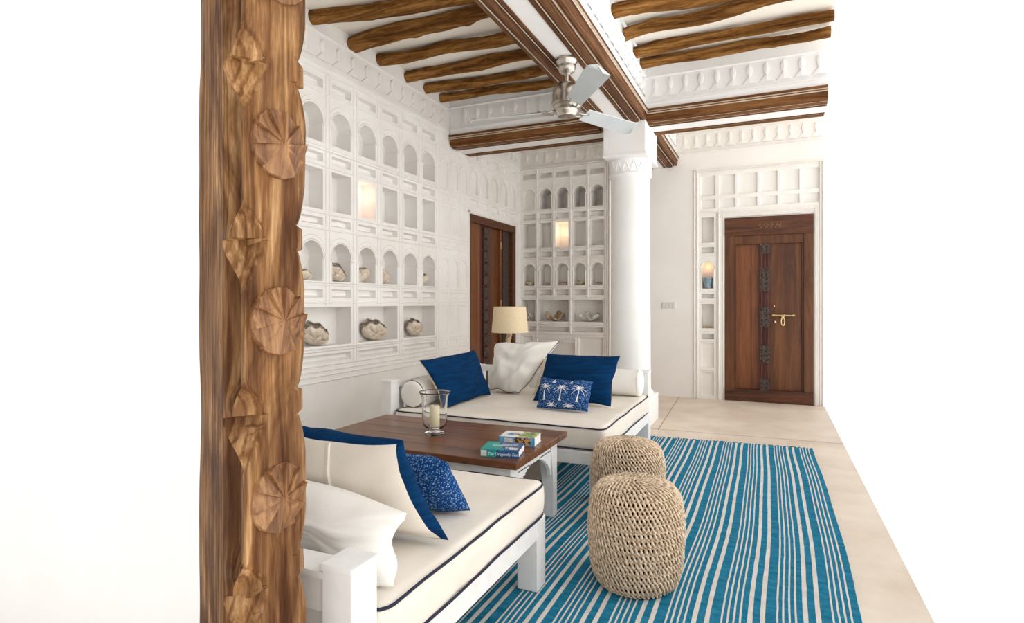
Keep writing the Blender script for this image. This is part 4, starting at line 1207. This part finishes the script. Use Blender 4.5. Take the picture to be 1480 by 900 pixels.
# alcove
AZ = 1.369
for k, (sz, mt, lab) in enumerate(((.15, SHELLY, 'greenish open shell in the alcove arch nearest the dark doorway'), (.07, SHELLP, 'small round pink shell in the second alcove arch'),
                                   (.10, SHELLP, 'reddish broken shell in the middle alcove arch'), (.135, SHELLY, 'ochre dish shell in the fourth alcove arch'), (.075, SHELLP, 'tiny pink shell in the alcove arch nearest the column'))):
    a, b_ = acols[k]; clam(((a+b_)/2+(.01 if k else -.005), BY+.07, AZ), sz*(1 if k in (0, 3) else .8), mt, lab, 30+k, rz=R(-90+8*k), tilt=10 if k in (0, 3) else 20, dish=k in (0, 3), ribs=3 if k in (0, 3) else 4, group='shells in the wall niches')
coral((-2.99, BY+.085, .89), .15, CORAL, 'white branching coral in the alcove niche behind the lamp shade', 5, spread=.9, depth=4, r0=.011)
clam((-2.64, BY+.105, .89), .24, SHELLB, 'tan ruffled clam shell in the middle alcove niche below the arches', 41, rz=R(-90), tilt=18, ribs=4, ruffle=.35, dish=True)
clam((-2.17, BY+.105, .89), .23, CORAL, 'white spiky clam shell in the alcove niche nearest the column', 42, rz=R(-90), tilt=12, ribs=5, ruffle=.25, dish=True, spikes=1)
# pot in the lit arch beside the door
bxp, byp = -.692, BY+.055
root = thing('ceramic_pot', (bxp, byp, 1.31), 'small blue grey pot in the warm lit arch beside the closed door', 'pot')
m_ = MB(); m_.lathe([(.036, 1.310), (.040, 1.314), (.051, 1.395), (.056, 1.430), (.056, 1.438), (.050, 1.438), (.046, 1.40), (.034, 1.32), (.001, 1.32)], bxp, byp, 32); m_.build('body', POT, root, True, angle=45)
m_ = MB(); m_.lathe([(.055, 1.428), (.059, 1.431), (.059, 1.440), (.054, 1.442), (.0545, 1.43)], bxp, byp, 32, caps=False); m_.build('rim', POT, root, True, angle=45)
for k, (dx, s_) in enumerate(((-.035, .018), (0, .024), (.035, .016))):
    m_ = MB(); bmx = bmesh.new(); bmesh.ops.create_icosphere(bmx, subdivisions=3, radius=1)
    for v in bmx.verts:
        q = v.co.copy(); w = 1+.18*nz(q.x*2+k*3, q.y*2, q.z*2); v.co = V((bxp+dx+q.x*s_*w, byp+q.y*s_*w*.8, .8345+s_*.7+q.z*s_*.7*w))
    m_.bm(bmx); o = m_.build('pebble', SHELLB, None, True, base=(bxp+dx, byp, .834))
    tag(o, ['left pebble in the small niche below the pot', 'middle, largest pebble in the small niche below the pot', 'right pebble in the small niche below the pot'][k], 'pebble', 'pebbles in the niche below the pot')

# ------------------------------------------------------------------ light
def lamp(loc, e, r_, col=(1, .72, .48)):
    l = bpy.data.lights.new('niche_light', 'POINT'); l.energy = e; l.shadow_soft_size = r_; l.color = col
    o = bpy.data.objects.new('niche_light', l); C.objects.link(o); o.location = loc; return o
lamp((LX-.07, cols[4], 2.05), .30, .02, (1, .60, .42))
lamp((-2.52, BY+.07, 2.08), .34, .02, (1, .66, .40))
lamp((bxp, BY+.10, 1.57), .09, .012, (1, .48, .20))
wd = bpy.data.worlds.new('World'); bpy.context.scene.world = wd; wd.use_nodes = True
nt = wd.node_tree; bg = nt.nodes['Background']
tc = nt.nodes.new('ShaderNodeTexCoord'); sep = nt.nodes.new('ShaderNodeSeparateXYZ'); nt.links.new(tc.outputs['Generated'], sep.inputs[0])
# open terrace side (+X) is brightest
d1 = nt.nodes.new('ShaderNodeMath'); d1.operation = 'MULTIPLY_ADD'; d1.inputs[1].default_value = .75; d1.inputs[2].default_value = .88
nt.links.new(sep.outputs['X'], d1.inputs[0])
d2 = nt.nodes.new('ShaderNodeMath'); d2.operation = 'MAXIMUM'; d2.inputs[1].default_value = .35; nt.links.new(d1.outputs[0], d2.inputs[0])
d3 = nt.nodes.new('ShaderNodeMath'); d3.operation = 'LESS_THAN'; d3.inputs[1].default_value = -.02; nt.links.new(sep.outputs['Z'], d3.inputs[0])
d4 = nt.nodes.new('ShaderNodeMath'); d4.operation = 'MULTIPLY_ADD'; d4.inputs[1].default_value = .85; nt.links.new(d3.outputs[0], d4.inputs[0]); nt.links.new(d2.outputs[0], d4.inputs[2])
nt.links.new(d4.outputs[0], bg.inputs['Strength']); bg.inputs['Color'].default_value = (1, .985, .965, 1)
s = bpy.data.lights.new('sun', 'SUN'); s.energy = .35; s.angle = R(30); s.color = (1, .97, .92)
so = bpy.data.objects.new('sun', s); C.objects.link(so)
so.rotation_euler = V((-.80, -.12, -.50)).to_track_quat('-Z', 'Y').to_euler()

# ------------------------------------------------------------------ camera
cam = bpy.data.cameras.new('camera'); co = bpy.data.objects.new('camera', cam); C.objects.link(co)
co.location = (0, 0, 1.15); co.rotation_euler = (R(90), 0, R(24))
cam.sensor_width = 36; cam.lens = 842/1480*36; cam.shift_y = -14/1480; cam.clip_start = .05
sc = bpy.context.scene; sc.camera = co
sc.view_settings.view_transform = 'Standard'; sc.view_settings.look = 'None'; sc.view_settings.gamma = 1
sc.view_settings.exposure = .16; sc.view_settings.use_curve_mapping = False
